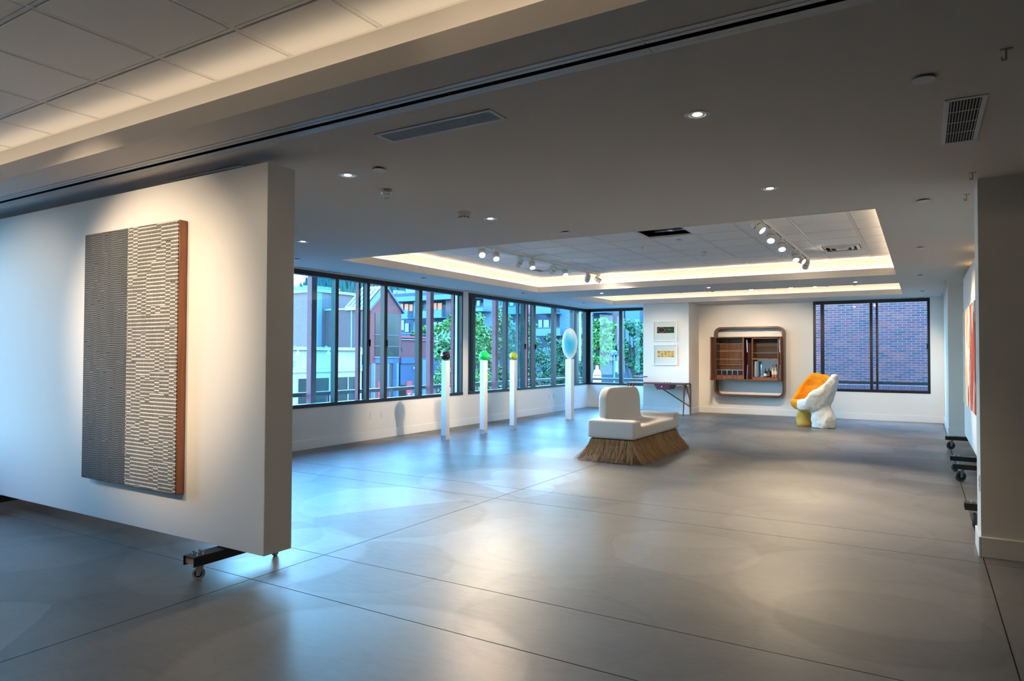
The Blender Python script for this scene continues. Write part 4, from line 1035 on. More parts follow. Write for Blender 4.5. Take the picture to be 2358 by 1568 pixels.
# bottles standing in the mirror niche
def bottle(x, y, kind, label, hgt):
    r = thing('bottle', (-3.633 + x, YB + y, .447 + .487), 0, label, 'bottle')
    if kind == 'dark':
        g_ = pm('brown_bottle_glass', (.018, .006, .003), .08, coat=.6); cpm = pm('bottle_cork', (.16, .07, .035), .6)
        MB().lathe([(.034, 0), (.037, .004), (.037, hgt * .55), (.030, hgt * .66), (.013, hgt * .76), (.013, hgt * .90), (.015, hgt * .91)], 20).build('bottle_body', g_, r, smooth=50)
        MB().cyl((0, 0, hgt * .90), (0, 0, hgt), .015, n=14).build('stopper', cpm, r)
        MB().lathe([(.0376, hgt * .10), (.0376, hgt * .42)], 20, caps=False).build('paper_label', pm('bottle_label', (.60, .56, .50), .7) if x < .45 else pm('dark_label', (.07, .05, .045), .7), r)
    else:
        g_ = pm('pale_bottle_glass', (.62, .50, .28), .08, trans=.45, coat=.6)
        MB().lathe([(.028, 0), (.031, .004), (.031, hgt * .60), (.026, hgt * .68), (.011, hgt * .78), (.011, hgt * .86)], 20).build('bottle_body', g_, r, smooth=50)
        MB().cyl((0, 0, hgt * .80), (0, 0, hgt), .0125, n=14).build('cap', pm('red_cap', (.22, .02, .03), .4), r)
        MB().lathe([(.0316, hgt * .22), (.0316, hgt * .50)], 20, caps=False).build('paper_label', pm('cream_label', (.66, .58, .40), .7), r)
        MB().lathe([(.0316, hgt * .08), (.0316, hgt * .17)], 20, caps=False).build('red_band', pm('red_label', (.50, .07, .03), .7), r)
bottle(.405, BF + .12, 'dark', 'dark bottle with a pale label on the black tray', .205)
bottle(.475, BF + .14, 'dark', 'dark bottle with a brown label on the black tray', .208)
bottle(.575, BF + .13, 'light', 'clear bottle with red cap beside the dark bottles', .300)
bottle(.640, BF + .13, 'light', 'clear bottle with red cap at the cabinet side wall', .300)
dc = thing('decanter', (-3.633 + .20, YB + BF + .15, .447 + .481), 0, 'tall faceted glass decanter in the mirror niche', 'decanter')
MB().lathe([(.055, 0), (.060, .02), (.056, .30), (.050, .38)], 12, caps=False).build('decanter_glass', pm('cut_glass', (.55, .62, .66), .1, trans=.7), dc)
MB().cyl((0, 0, 0), (0, 0, .012), .055, n=12).build('decanter_base', M['clear'], dc)
# ================================================================== outside
GZ = -4.2
M['asphalt'] = pm('asphalt', (.06, .06, .065), .9, var=(.5, .2)); M['pave'] = pm('pale_pavement', (.16, .16, .16), .9, var=(1, .15))
gr = tag(MB().box(-500, 300, -150, 600, GZ - .5, GZ).build('ground', M['asphalt']), kind='structure')
MB().box(-16, -11.5, -30, 60, GZ, GZ + .12).build('sidewalk', M['pave'], gr); MB().box(-36, -30, -30, 60, GZ, GZ + .12).build('sidewalk', M['pave'], gr)
# balcony with railing round the corner
M['balc'] = pm('balcony_concrete', (.20, .20, .20), .9); M['rail'] = pm('dark_rail_paint', (.035, .032, .035), .45); M['railtop'] = pm('rail_cap', (.30, .33, .36), .4)
bal = thing('balcony', (0, 0, 0), 0, 'narrow balcony with dark handrail outside the long windows', 'balcony')
MB().box(-9.55, -8.26, -4.5, 19.1, -.55, -.40).box(-8.26, -3.6, 17.64, 19.1, -.55, -.40).build('balcony_slab', M['balc'], bal)
RX, RY = -9.35, 18.75
rz = at_x(880, 893, RX).z; rz2 = at_y(1400, 868, RY).z
MB().box(RX - .03, RX + .03, -4.5, RY, rz - .075, rz - .012).build('handrail', M['rail'], bal); MB().box(RX - .032, RX + .032, -4.5, RY, rz - .012, rz).build('rail_cap', M['railtop'], bal)
MB().box(RX, -3.6, RY - .03, RY + .03, rz - .075, rz - .012).build('handrail', M['rail'], bal); MB().box(RX, -3.6, RY - .032, RY + .032, rz - .012, rz).build('rail_cap', M['railtop'], bal)
for y in [8.95 + 1.62 * k for k in range(-8, 7)]: MB().box(RX - .02, RX + .02, y - .02, y + .02, -.40, rz - .07).build('baluster', M['maroon'], bal)
for x in [RX + 1.5 * k for k in range(0, 4)]: MB().box(x - .02, x + .02, RY - .02, RY + .02, -.40, rz - .07).build('baluster', M['rail'], bal)
for px in (718, 990, 1140):
    y = at_x(px, 760, -9.15).y
    tag(MB().box(-9.21, -9.09, y - .06, y + .06, -.40, 3.4).build('balcony_post', M['maroon'], bevel=.006), 'tall square maroon steel post standing on the balcony edge', 'post', 'maroon balcony posts')
tag(MB().box(-9.6, -8.2, -4.5, 19.2, 3.40, 3.7).build('balcony_roof', M['maroon']), 'maroon edge beam over the balcony', 'beam')

def fx(mb, X, p0, p1, q0, q1, depth):
    """box whose front lies in the plane x = X, limits from pixels of the photograph"""
    a, b_ = at_x(p0, (q0 + q1) / 2, X), at_x(p1, (q0 + q1) / 2, X); pm_ = (p0 + p1) / 2
    z1, z0 = at_x(pm_, q0, X).z, at_x(pm_, q1, X).z
    return mb.box(X - depth, X, a.y, b_.y, max(z0, GZ), z1)
def fy(mb, Y, p0, p1, q0, q1, depth):
    a, b_ = at_y(p0, (q0 + q1) / 2, Y), at_y(p1, (q0 + q1) / 2, Y); pm_ = (p0 + p1) / 2
    z1, z0 = at_y(pm_, q0, Y).z, at_y(pm_, q1, Y).z
    return mb.box(a.x, b_.x, Y, Y + depth, max(z0, GZ), z1)

# ------------------------------------------------------------------ white one-storey shop, brick buildings round it
XB = -27.0
M['store'] = pm('storefront_white', (.36, .32, .30), .7, var=(1, .03)); M['palebrick'] = brick_mat('pale_pink_brick', (0.119, 0.066, 0.063), (0.144, 0.083, 0.079), (0.137, 0.101, 0.097), plane='y')
M['greybrick'] = brick_mat('brown_grey_brick', (0.068, 0.030, 0.027), (0.083, 0.039, 0.035), (0.083, 0.053, 0.050), plane='y'); M['coping'] = pm('coping_metal', (.20, .24, .26), .5)
M['rosebrick'] = brick_mat('rose_brick', (0.108, 0.043, 0.043), (0.130, 0.054, 0.052), (0.115, 0.072, 0.068))
M['farglass'] = pm('dark_shop_glass', (.022, .022, .020), .25, spec=.25); M['lightstone'] = pm('pale_stone', (0.144, 0.158, 0.162), .8)
M['redbrick'] = brick_mat('red_brick', (0.122, 0.022, 0.022), (0.144, 0.029, 0.027), (0.094, 0.033, 0.032))
M['redbrick_s'] = brick_mat('red_brick_side', (.30, .15, .14), (.34, .18, .165), (.30, .20, .19), plane='y')
M['spandrel'] = pm('blue_steel_spandrel', (0.025, 0.047, 0.090), .5); M['bluecol'] = pm('blue_grey_column', (0.079, 0.122, 0.180), .6); M['redsign'] = pm('red_sign', (.34, .030, .040), .6); M['signwhite'] = pm('sign_white', (.42, .46, .48), .6)
yl, yr = at_x(853, 760, XB).y, at_x(924, 760, XB).y
ba = thing('corner_shop', (0, 0, 0), 0, 'white one-storey shop with large display windows', 'building')
za = at_x(760, 804, XB).z; ys0 = at_x(560, 840, XB).y; ys1 = min(at_x(838, 840, XB).y, yl - .68)
MB().box(XB - 16, XB, ys0, ys1, GZ, za).build('shop_front', M['store'], ba)
MB().box(XB - .2, XB + .22, ys0, ys1, za - .06, za + .10).build('cornice', M['store'], ba)
fx(MB(), XB + .04, 560, 838, 849.6, 851, .1).build('shadow_strip', M['coping'], ba)
fx(MB(), XB + .10, 560, 838, 851, 858, .2).build('moulding', M['store'], ba)
for p0, p1, q0 in ((628, 671, 873), (688, 757, 871), (777, 826, 868)):
    fx(MB(), XB + .02, p0 - 2.5, p1 + 2.5, q0 - 3, 1010, .1).build('window_surround', M['store'], ba)
    w_ = fx(MB(), XB + .06, p0, p1, q0, 1005, .1).build('shop_window', M['farglass'], ba)
    fx(MB(), XB + .10, (p0 + p1) / 2 - .6, (p0 + p1) / 2 + .6, q0, 1005, .05).build('window_bar', M['store'], w_)
M['letter'] = pm('grey_sign_letters', (.22, .27, .28), .6)
for px, body, s in ((674, 'SE', .42), (828, 'Lu', .48)):
    p = at_x(px, 838 if px < 700 else 843, XB + .03); text('lettering', body, s, M['letter'], ba, p, (pi/2, 0, pi/2), ext=.01)
for px in (673, 744, 820):
    p = at_x(px, 803, XB + .2); k = bpy.data.objects.new('gooseneck_lamp', None); COL.objects.link(k); k.parent = ba; k.location = p; k.empty_display_size = .2
    MB().tube([(0, 0, 0), (.2, 0, .14), (.36, 0, .06), (.4, 0, -.08)], .02, 6).build('lamp_arm', M['coping'], k)
    MB().lathe([(.03, 0), (.05, -.05), (.14, -.22)], 12, (.4, 0, -.08), caps=False).build('lamp_shade', M['store'], k)
# two-storey brick block behind the shop
bk = thing('brick_block', (0, 0, 0), 0, 'pale pink brick block rising behind the white shop', 'building')
yk = yl - .6; cA = at_y(731, 740, yk); zA = at_y(731, 670, yk).z
MB().box(cA.x - 14, cA.x, yk, yk + 5, GZ, zA).build('brick_wall', M['palebrick'], bk)
MB().box(cA.x - 14.2, cA.x + .12, yk - .12, yk + 5.2, zA - .06, zA + .10).build('coping', M['coping'], bk)
MB().box(cA.x - .55, cA.x + .05, yk - .06, yk + .3, za, zA - .06).build('corner_pier', M['lightstone'], bk)
ss = at_x(760, 684, cA.x + .03); MB().box(cA.x, cA.x + .04, yk + .3, yk + 4.95, GZ, zA - 1.0).build('side_brickwork', M['rosebrick'], bk)
for p0, p1, q0, q1, d in ((676, 690, 660, 672, 4), (697, 716, 657, 671, 5)): fy(MB(), yk + d, p0, p1, q0, q1, 2).build('roof_unit', M['lightstone'], bk)

# ------------------------------------------------------------------ red brick gable building
bb = thing('gable_building', (0, 0, 0), 0, 'red brick gable building with a tall dark window and skylight roof', 'building')
zb_, ze, zp = at_x(890, 836, XB).z, at_x(924, 716, XB).z, at_x(889, 664, XB).z; ym = (yl + yr) / 2
xs_ = at_y(800, 708, yl).x; xe_ = cA.x + .05
MB().prism([(XB, yl, zb_), (XB, yr, zb_), (XB, yr, ze), (XB, ym, zp), (XB, yl, ze)], (xs_ - XB, 0, 0)).build('gable_wall', M['redbrick'], bb)
zw = at_y(790, 712, yl).z
MB().box(xe_, XB - .04, yl - .05, yl + 2, GZ, zw).build('side_wall', M['greybrick'], bb); MB().box(xe_, XB - .3, yl - .10, yl + 2, zw - .05, zw + .05).build('coping', M['coping'], bb)
pj = at_y(810, 760, yl - .06); MB().box(pj.x - .05, pj.x + .05, yl - .09, yl - .05, za, zw).build('wall_joint', M['lightstone'], bb)
for s, ya_ in ((-1, yl), (1, yr)): MB().prism([(XB + .12, ym, zp + .10), (XB + .12, ya_ + s * .15, ze - .02), (XB + .12, ya_ + s * .15, ze - .16), (XB + .12, ym, zp - .05)], (-.5, 0, 0)).build('roof_edge', M['spandrel'], bb)
sk = bpy.data.objects.new('skylight', None); COL.objects.link(sk); sk.parent = bb; sk.empty_display_size = .3
M['skyglass'] = pm('skylight_glass', (0.072, 0.173, 0.216), .12, coat=.4); M['skyframe'] = pm('skylight_frame', (.30, .34, .35), .5)
e0, e1, r0_, r1_ = Vector((xs_, yl - .1, ze + .02)), Vector((XB - .5, yl - .1, ze + .02)), Vector((xs_, ym, zp + .08)), Vector((XB - .5, ym, zp + .08))
MB().prism([e0, e1, r1_, r0_], (0, 0, -.05)).build('skylight_glass', M['skyglass'], sk)
for t0 in (0, .25, .5, .75, 1.0):
    a, b_ = e0.lerp(e1, t0), r0_.lerp(r1_, t0); MB().tube([a + Vector((0, -.03, .05)), b_ + Vector((0, -.03, .05))], .07, 4).build('skylight_bar', M['skyframe'], sk)
MB().tube([e0, e1], .13, 4).build('skylight_bar', M['skyframe'], sk); MB().tube([r0_, r1_], .09, 4).build('skylight_bar', M['skyframe'], sk)
gw = fx(MB(), XB + .03, 864, 919, 722, 823, .1).build('tall_window', M['farglass'], bb)
for q in (771, 797): fx(MB(), XB + .08, 864, 919, q, q + 1, .06).build('window_bar', M['bluecol'], gw)
fx(MB(), XB + .08, 863, 919, 821.5, 824, .12).build('window_sill', M['bluecol'], gw)
fx(MB(), XB + .02, 864, 918, 824, 836, .3).build('spandrel', M['spandrel'], bb)
fx(MB(), XB - .3, 924, 1010, 783, 823, 7).build('wing_wall', M['redbrick'], bb); fx(MB(), XB - .15, 922, 1012, 775, 779, 7).build('coping', M['redsign'], bb); fx(MB(), XB - .2, 924, 1010, 781, 784, .3).build('lintel_strip', M['bluecol'], bb)
fx(MB(), XB - .25, 925, 929, 800, 807, .1).build('vent_box', M['rail'], bb)
fx(MB(), XB + .1, 924, 962, 823, 837, 1.5).build('awning_fascia', M['spandrel'], bb)
MB().box(XB - 4, XB - 2.2, yl, at_x(1010, 860, XB).y, GZ, zb_).build('arcade_back', pm('arcade_wall', (.05, .022, .022), .8), bb)
fx(MB(), XB + .0, 922, 1008, 837, 885, 2.0).build('shop_front', M['spandrel'], bb)
for p0, p1 in ((855, 858), (859, 864), (892, 896), (913, 918), (973, 981)): fx(MB(), XB + (.3 if p0 > 900 else 0), p0, p1, 836 if p0 < 950 else 828, 1000, .3).build('column', M['bluecol'], bb)
for p0, p1, q0, q1 in ((871, 880, 880, 922), (937, 949, 878, 922)):
    s_ = fx(MB(), XB + .8, p0, p1, q0, q1, .08).build('red_sign_board', M['redsign'], bb)
for px, py, body, sz, xx in ((875.5, 911, '7', .30, .83), (875.5, 891, 'S', .22, .83), (942, 909, '7C', .26, .83), (953, 909, '\u00bd', .26, .83), (957, 848, 'MAR', .20, .12), (979, 848, 'O CA', .20, .12)):
    text('lettering', body, sz, M['signwhite'], bb, at_x(px, py, XB + xx), (pi/2, 0, pi/2), ext=.01)
fx(MB(), XB - 1.0, 922, 1035, 769, 770.2, .05).build('terrace_rail', M['bluecol'], bb)

# ------------------------------------------------------------------ blue grey apartment block
YC = 75.0
M['apt'] = pm('blue_grey_cladding', (0.022, 0.040, 0.061), .7, var=(.2, .2)); M['apt_l'] = pm('pale_blue_render', (0.054, 0.108, 0.137), .8, var=(.3, .08)); M['apt_f'] = pm('blue_fascia', (0.050, 0.122, 0.180), .6)
M['balp'] = pm('balcony_panel_blue', (0.061, 0.122, 0.166), .6); M['stonebrick'] = brick_mat('purple_brick', (0.094, 0.058, 0.061), (0.115, 0.072, 0.076), (0.086, 0.061, 0.065), row=.16, length=.5, plane='y', msize=.03)
M['litwin'] = emitter('lit_window', (1.0, .40, .10), .5); M['dayglass'] = pm('reflecting_window', (0.072, 0.158, 0.187), .15, coat=.3)
bc = thing('apartment_block', (0, 0, 0), 0, 'blue grey apartment block with stacked balconies behind the trees', 'building')
fy(MB(), YC, 880, 1700, 690, 1000, 12).build('main_wall', M['apt'], bc)
fy(MB(), YC - 2.0, 896, 1090, 679.5, 690.5, 14).build('roof_slab', M['apt_f'], bc)
fy(MB(), YC + 1, 880, 1700, 655, 690, 10).build('upper_wall', M['apt'], bc)
for p0, p1, q0, q1 in ((952, 964, 690, 775), (1113, 1137, 686, 790), (1289, 1325, 690, 860), (1440, 1473, 700, 800)): fy(MB(), YC - 1.2, p0, p1, q0, q1, 2).build('render_panel', M['apt_l'], bc)
for p0, p1, q0, q1 in ((1026, 1062, 690, 790), (1197, 1224, 690, 800), (1393, 1428, 690, 830)): fy(MB(), YC - .9, p0, p1, q0, q1, 2).build('brick_panel', M['stonebrick'], bc)
def apt_win(p0, p1, q0, q1, lit):
    w_ = fy(MB(), YC - .10, p0 - .8, p1 + .8, q0 - .8, q1 + .8, .2).build('window', M['apt_f'], bc)
    fy(MB(), YC - .14, p0, p1, q0, q1, .1).build('pane', M['litwin'] if lit else M['dayglass'], w_)
for a in ((922, 928, 700, 716, 1), (932, 940, 700, 716, 1), (943, 950, 701, 716, 1), (975, 983, 698, 714, 0), (997, 1005, 698, 714, 1), (1008, 1017, 698, 714, 1), (933, 941, 745, 764, 0), (924, 930, 738, 760, 0), (998, 1006, 742, 758, 0), (1009, 1018, 742, 757, 0),
          (1077, 1085, 694, 706, 0), (1098, 1104, 692, 704, 0), (1146, 1152, 688, 703, 0), (1155, 1161, 688, 703, 0), (1174, 1181, 738, 754, 0), (1187, 1196, 738, 752, 0), (1174, 1182, 694, 704, 0), (1240, 1248, 737, 754, 0), (1252, 1264, 737, 754, 0), (1268, 1275, 737, 754, 0), (1289, 1291, 730, 742, 0), (1338, 1351, 735, 750, 0), (1356, 1364, 734, 750, 0), (1370, 1378, 734, 748, 0), (1434, 1438, 733, 752, 0), (1434, 1438, 785, 800, 0)): apt_win(*a)
def apt_balcony(p0, p1, q0, q1):
    k = bpy.data.objects.new('apartment_balcony', None); COL.objects.link(k); k.parent = bc; k.empty_display_size = .3
    fy(MB(), YC - 3.0, p0, p1, q0 + 2, q1 - 1.5, .2).build('balcony_panel', M['balp'], k)
    fy(MB(), YC - 3.05, p0 - 1, p1 + 1, q1 - 1.5, q1 + 1.2, 3).build('balcony_floor', M['apt_f'], k)
    fy(MB(), YC - 3.05, p0 - .5, p1 + .5, q0 - .4, q0 + .4, .15).build('balcony_handrail', M['apt_f'], k)
for a in ((922, 938, 714, 733), (968, 1016, 713, 731), (1040, 1060, 709, 728), (1077, 1112, 706, 716), (1150, 1166, 704, 720), (1170, 1198, 704, 722), (1232, 1276, 702, 721), (1232, 1290, 754, 772), (1334, 1392, 707, 719), (1334, 1392, 751, 768), (1170, 1196, 752, 768)): apt_balcony(*a)
for p0, p1, q0, q1 in ((905, 912, 668, 680), (915, 933, 671, 679), (934, 962, 664, 678), (975, 982, 668, 678)): fy(MB(), YC + 3, p0, p1, q0, q1, 3).build('roof_unit', M['lightstone'], bc)
for px, py in ((1343, 833), (1345, 846), (1349, 862), (1358, 846), (1373, 829), (1359, 877), (1432, 862)): fy(MB(), YC - .3, px - 2, px + 2, py - 1.2, py + 1.2, .1).build('shop_light', M['litwin'], bc)

# ------------------------------------------------------------------ hills with conifers
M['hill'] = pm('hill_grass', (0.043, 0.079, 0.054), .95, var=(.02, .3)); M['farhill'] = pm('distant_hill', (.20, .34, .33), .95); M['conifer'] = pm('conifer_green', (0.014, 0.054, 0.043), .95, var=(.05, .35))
def hill(name, ridge, dist, mat, label, fall=.45):
    """mound whose ridge is seen at the listed pixels, at the given distance, falling off to both sides"""
    top = []
    for px, py in ridge:
        d = ray(px, py); top.append(EYE + d * (dist / math.hypot(d.x, d.y)))
    m = MB(); rows_ = []
    for k, (s, f) in enumerate(((-.45, 0), (-.28, .42), (-.12, .80), (0, 1), (.12, .80), (.45, 0))):
        row = []
        for p in top:
            u = Vector((p.x, p.y, 0)).normalized(); q = Vector((p.x, p.y, 0)) + u * (s * dist * fall)
            row.append((q.x, q.y, GZ + (p.z - GZ) * f + (mnoise.noise(q * .03) * 3 if 0 < f < 1 else 0)))
        rows_.append(row)
    n_ = len(top); m.add([v for r_ in rows_ for v in r_], [(i*n_ + k, i*n_ + k + 1, (i+1)*n_ + k + 1, (i+1)*n_ + k) for i in range(len(rows_) - 1) for k in range(n_ - 1)])
    return tag(m.build(name, mat, smooth=True), label, 'hill'), rows_
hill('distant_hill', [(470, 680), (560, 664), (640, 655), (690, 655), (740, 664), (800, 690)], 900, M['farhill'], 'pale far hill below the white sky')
hl, hr = hill('wooded_hill', [(690, 690), (727, 658), (745, 646), (770, 634), (800, 620), (850, 606), (920, 600), (1000, 600), (1080, 612), (1180, 640), (1260, 690)], 330, M['hill'], 'green hillside covered with dark conifers')
tr_ = MB(); rnd = random.Random(11)
for k in range(2600):
    i = rnd.random() * (len(hr[0]) - 1.001); j = rnd.random() * 1.8 + 1.15
    a, b_ = int(i), int(j); fi, fj = i - a, j - b_
    P = lambda r_, c: Vector(hr[r_][c])
    p = (P(b_, a) * (1 - fi) + P(b_, a + 1) * fi) * (1 - fj) + (P(b_ + 1, a) * (1 - fi) + P(b_ + 1, a + 1) * fi) * fj
    h_ = 4 + rnd.random() * 5
    tr_.cyl(p - Vector((0, 0, .5)), p + Vector((0, 0, h_)), h_ * .24, .05, 5, caps=False)
tag(tr_.build('conifer_forest', M['conifer'], hl), kind='stuff')

# ------------------------------------------------------------------ trees and shrubs
M['bark'] = pm('bark', (.06, .045, .035), .9, var=(6, .3))
def leafmat(name, c0, c1):
    m, t, b = newmat(name); N = t.nodes.new; L = t.links.new
    g_ = N('ShaderNodeNewGeometry'); cr = N('ShaderNodeValToRGB'); e = cr.color_ramp.elements; e[0].color = (*c0, 1); e[1].color = (*c1, 1)
    L(g_.outputs['Random Per Island'], cr.inputs[0]); L(cr.outputs[0], b.inputs['Base Color']); b.inputs['Roughness'].default_value = .55
    b.inputs['Transmission Weight'].default_value = 0
    return m
LEAF = {'bright': leafmat('bright_leaves', (0.019, 0.087, 0.012), (0.099, 0.236, 0.031)), 'deep': leafmat('deep_green_leaves', (0.007, 0.053, 0.022), (0.031, 0.130, 0.046)), 'pale': leafmat('pale_chestnut_leaves', (0.025, 0.093, 0.022), (0.161, 0.260, 0.087)), 'olive': leafmat('olive_leaves', (0.031, 0.062, 0.012), (0.105, 0.149, 0.037))}
def tree(name, label, blobs, plane, leaf, size, n_per, base_px=None, cat='tree', long_=1.0, seed=1, droop=0.0, trunk_r=.12):
    """crown made of leaf clusters at blobs (px, py, radius px) standing at a given plane ('x' or 'y', value)"""
    rnd = random.Random(seed); ax, val = plane; C = []
    for px, py, r_ in blobs:
        c = at_x(px, py, val) if ax == 'x' else at_y(px, py, val); dep = -(CROT.transposed() @ (c - EYE)).z
        rad = r_ / FPX * dep; c = c + Vector(((rnd.random() - .5), (rnd.random() - .5), 0)) * rad * .9; C.append((c, rad))
    cen = sum((c for c, r_ in C), Vector()) / len(C); base = Vector((cen.x, cen.y, GZ))
    if base_px is not None:
        q = at_x(base_px, 900, val) if ax == 'x' else at_y(base_px, 900, val); base = Vector((q.x, q.y, GZ))
    root = thing(name, base, 0, label, cat)
    if trunk_r:
        tk = MB(); top = cen - base
        tk.tube([(0, 0, 0), (.05, .03, top.z * .35), (top.x * .5, top.y * .5, top.z * .7), tuple(top)], [trunk_r, trunk_r * .8, trunk_r * .6, trunk_r * .3], 8)
        for c, rad in C[:14]:
            s0 = Vector((top.x * .3, top.y * .3, top.z * (.4 + .4 * rnd.random()))); e_ = c - base; tk.tube([s0, (s0 + e_) / 2 + Vector((0, 0, .1)), e_], [trunk_r * .35, trunk_r * .25, trunk_r * .1], 5)
        tk.build('trunk', M['bark'], root, smooth=True)
    vs = []; fs = []
    for c, rad in C:
        for k in range(n_per):
            d = Vector((rnd.gauss(0, 1), rnd.gauss(0, 1), rnd.gauss(0, 1))).normalized(); p = c - base + d * rad * (.62 + .40 * rnd.random() ** .5)
            u = Vector((rnd.gauss(0, 1), rnd.gauss(0, 1), rnd.gauss(0, .7) - droop)).normalized(); w = u.cross(d + Vector((0, 0, .4)))
            if w.length < 1e-3: continue
            w.normalize(); L_ = size * (.6 + .8 * rnd.random()); W_2 = L_ * .36 / long_ ** .5; u = u * (L_ * long_ * .5)
            b0 = len(vs); vs += [p - u, p + w * W_2, p + u, p - w * W_2]; fs.append((b0, b0 + 1, b0 + 2, b0 + 3))
    me = bpy.data.meshes.new('foliage'); me.from_pydata([tuple(v) for v in vs], [], fs); me.update()
    f = link('foliage', me, LEAF[leaf], root); f['kind'] = 'stuff'
    return root
def blobs_in(box, n_, r0, r1, seed, shape=None):
    rnd = random.Random(seed); out = []
    x0, y0, x1, y1 = box; cx, cy = (x0 + x1) / 2, (y0 + y1) / 2
    while len(out) < n_:
        x, y = x0 + (x1 - x0) * rnd.random(), y0 + (y1 - y0) * rnd.random()
        if ((x - cx) / (x1 - x0) * 2) ** 2 + ((y - cy) / (y1 - y0) * 2) ** 2 > 1.05: continue
        out.append((x, y, r0 + (r1 - r0) * rnd.random()))
    return out
tree('chestnut_tree', 'large chestnut tree with long pale leaves close to the balcony', blobs_in((994, 770, 1078, 950), 34, 11, 18, 3), ('x', -14.5), 'pale', .15, 190, cat='tree', long_=1.9, seed=3, droop=.6)
tree('street_tree', 'bright green bushy street tree beside the chestnut tree', blobs_in((1076, 726, 1130, 905), 30, 9, 17, 4), ('x', -20), 'bright', .16, 170, seed=4)
tree('street_tree', 'round topped light green street tree before the pale render', [(1150, 720, 16), (1143, 735, 14), (1160, 735, 14)] + blobs_in((1100, 738, 1200, 900), 40, 11, 19, 5), ('x', -24), 'olive', .18, 170, seed=5)
tree('street_tree', 'deep green street tree in front of the stacked balconies', [(1218, 740, 12), (1226, 752, 13), (1216, 765, 14)] + blobs_in((1190, 770, 1275, 905), 36, 10, 17, 6), ('x', -27), 'deep', .18, 170, seed=6)
tree('street_tree', 'dark green street tree beside the resin oval window', [(1268, 778, 10), (1275, 790, 13)] + blobs_in((1255, 790, 1345, 890), 30, 10, 16, 7), ('y', 44), 'deep', .22, 150, seed=7)
tree('street_tree', 'green street tree standing over the white lantern', [(1378, 744, 10), (1366, 752, 11), (1395, 742, 11), (1404, 752, 11), (1395, 765, 13), (1370, 768, 14), (1355, 770, 13), (1410, 775, 11)] + blobs_in((1340, 760, 1405, 835), 22, 9, 14, 8), ('y', 40), 'bright', .20, 190, base_px=1372, seed=8, trunk_r=.25)
tree('street_tree', 'green street tree behind the banner sign pole', [(1448, 748, 11), (1460, 762, 12), (1473, 752, 11), (1480, 770, 14), (1424, 800, 10), (1418, 812, 10)] + blobs_in((1432, 765, 1510, 855), 26, 9, 14, 9), ('y', 42), 'deep', .20, 190, base_px=1462, seed=9, trunk_r=.25)
tree('terrace_shrub', 'low clipped green shrubs along the brick terrace', [(965, 762, 7), (978, 758, 8), (990, 757, 9), (1003, 755, 8), (1016, 752, 9), (1030, 744, 10), (1040, 732, 9), (1048, 745, 10), (1058, 738, 9), (1022, 762, 9), (1045, 760, 10), (952, 768, 5), (998, 766, 6), (985, 768, 6)], ('x', XB - 2), 'bright', .20, 190, cat='shrub', seed=10, trunk_r=0)

# ------------------------------------------------------------------ lantern, sign pole
lan = thing('street_lantern', Vector((at_y(1375, 860, 24).x, 24, GZ)), 0, 'white glowing lantern on a street lamp post', 'street lamp')
zc0, zc1 = at_y(1375, 883, 24).z - GZ, at_y(1375, 841, 24).z - GZ; hh = zc1 - zc0
M['lantern'] = emitter('lantern_glow', (1.0, .97, .92), 1.6)
MB().lathe([(.10, -.22), (.15, 0), (.165, hh * .42), (.165, hh * .45)], 20, (0, 0, zc0)).build('lantern_globe', M['lantern'], lan, smooth=50)
MB().lathe([(.165, hh * .46), (.15, hh * .52), (.12, hh * .70), (.055, hh * .80), (.05, hh * .88), (.06, hh * .93), (.03, hh)], 20, (0, 0, zc0)).build('lantern_top', M['lantern'], lan, smooth=50)
MB().lathe([(.168, hh * .43), (.172, hh * .45), (.168, hh * .475)], 20, (0, 0, zc0), caps=False).build('lantern_band', M['rail'], lan)
MB().cyl((0, 0, 0), (0, 0, zc0 - .2), .06, n=10).build('lamp_post', M['rail'], lan)
sp_ = thing('sign_pole', Vector((at_y(1414.5, 860, 30).x, 30, GZ)), 0, 'blue pole carrying a white and green banner sign', 'sign')
zt0 = at_y(1414, 818, 30).z - GZ; MB().cyl((0, 0, 0), (0, 0, zt0), .035, n=8).build('pole', pm('blue_pole', (.05, .22, .38), .5), sp_)
MB().lathe([(.0, zt0), (.12, zt0 + .02), (.14, zt0 + .16), (.05, zt0 + .26)], 10, caps=False).build('lamp_cap', M['bluecol'], sp_)
za, zb2 = at_y(1420, 831, 30).z - GZ, at_y(1420, 857, 30).z - GZ
bn = MB().box(.055, .165, -.01, .01, zb2, za).build('banner', M['store'], sp_)
MB().lathe([(.0, -.012), (.03, -.012), (.03, .0)], 12, (.11, 0, zb2 + .16), Matrix.Rotation(pi / 2, 3, 'X'), caps=False).build('green_emblem', pm('green_print', (.02, .30, .14), .6), bn)
for k in range(3): MB().box(.07, .15, -.013, -.0105, za - .10 - .10 * k, za - .05 - .10 * k).build('green_line', pm('green_text', (.03, .26, .14), .6), bn)

# ------------------------------------------------------------------ brick wall across the alley
YW = 23.3
M['mortar'] = pm('pale_mortar', (.34, .38, .39), .95, var=(4, .1))
M['bk'] = [pm('alley_brick_%s' % n_, c, .9, var=(5, .25)) for n_, c in (('rose', (.15, .036, .036)), ('plum', (.10, .030, .036)), ('red', (.19, .042, .034)), ('dark', (.065, .026, .030)))]
bw = thing('alley_wall', (0, YW, 0), 0, 'red brick wall with pale mortar across the alley', 'brick wall')
MB().box(-4.6, 6.0, .012, .4, GZ, 7.5).build('mortar_bed', M['mortar'], bw)
rowh, ln_ = .0705, .2335
zbot = at_y(2010, 886, YW).z
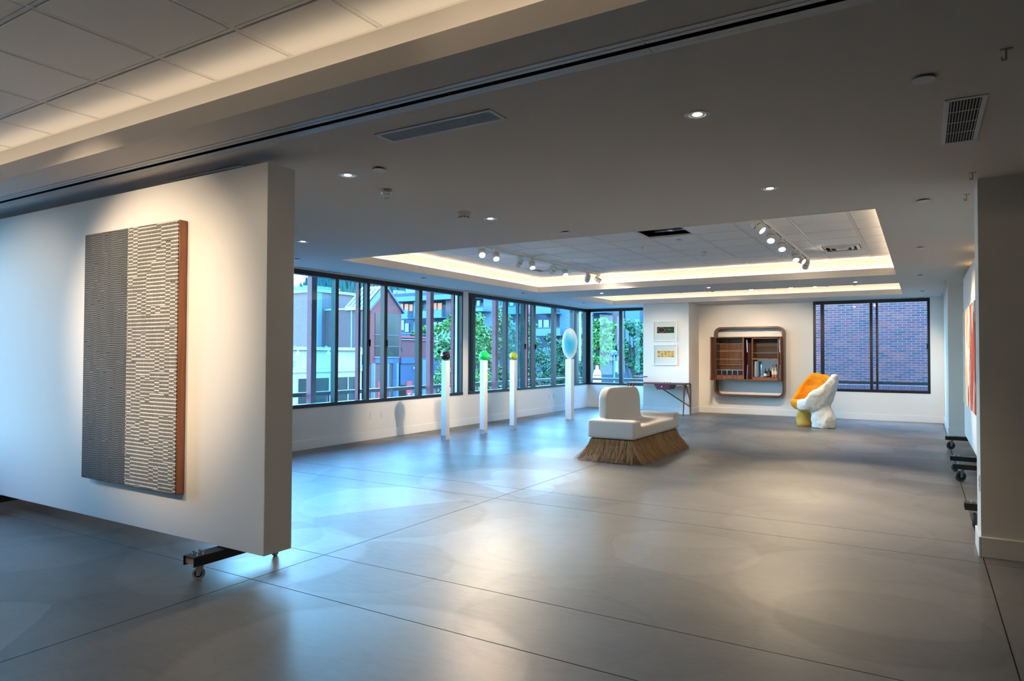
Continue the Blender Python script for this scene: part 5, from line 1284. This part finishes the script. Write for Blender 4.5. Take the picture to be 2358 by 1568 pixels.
# courses: the 300 bricks that show largest in the window are single pieces, the rest is one joined field
brick_me = [mesh_of(MB().box(-ln_/2 + .0065, ln_/2 - .0065, 0, .05, -rowh/2 + .0065, rowh/2 - .0065), m_, 'brick') for m_ in M['bk']]
xa0, xa1 = at_y(1876, 800, YW).x, at_y(2138, 800, YW).x; rest = [MB() for _ in range(4)]
cand = []
z_hi = at_y(2010, 693, YW).z; cz_ = (zbot + z_hi) / 2
rnd = random.Random(2)
for r_ in range(-1, 120):
    z = zbot + rowh * (r_ + .5)
    if z > 7.4: break
    off = ln_ / 2 if r_ % 2 else 0
    for c in range(46):
        x = -4.6 + ln_ * (c + .5) + off
        if r_ < 0 or x > 5.8: continue
        k = rnd.choice((0, 0, 1, 1, 1, 2, 3))
        vis = xa0 - .2 < x < xa1 + .2 and z < z_hi + .1
        cand.append((0 if vis else 1, abs(z - cz_) * .3 + abs(x - xa1) * .5, x, z, k))
cand.sort(key=lambda q: (q[0], q[1]))
for i, (v, d, x, z, k) in enumerate(cand):
    if i < 300: share('brick', brick_me[k], bw, (x, -.004 * ((i * 7) % 5) / 5, z))
    else: rest[k].box(x - ln_/2 + .0065, x + ln_/2 - .0065, 0, .05, z - rowh/2 + .0065, z + rowh/2 - .0065)
for x in [-4.5 + .0815 * c for c in range(126)]: rest[1].box(x + .006, x + .0755, -.006, .05, zbot - .255, zbot - .012)
for r_ in range(1, 56):
    z = zbot - .26 - rowh * r_
    for c in range(44): rest[r_ % 4].box(-4.6 + ln_ * c + (ln_/2 if r_ % 2 else 0) + .0065, -4.6 + ln_ * (c + 1) + (ln_/2 if r_ % 2 else 0) - .0065, 0, .05, z - rowh/2 + .0065, z + rowh/2 - .0065)
for k, b_ in enumerate(rest):
    o = b_.build('brick_field', M['bk'][k], bw); o['kind'] = 'stuff'
al = thing('alley_rail', (0, 18.1, 0), 0, 'thin dark safety bar outside the alley window', 'rail')
zr_ = at_y(2010, 881.5, 18.1).z
MB().box(-2.35, .35, -.025, .025, zr_ - .03, zr_ + .03).build('rail_bar', M['rail'], al)
for x in (-2.30, .30): MB().box(x - .02, x + .02, -.02, .02, -.40, zr_).build('rail_post', M['rail'], al)
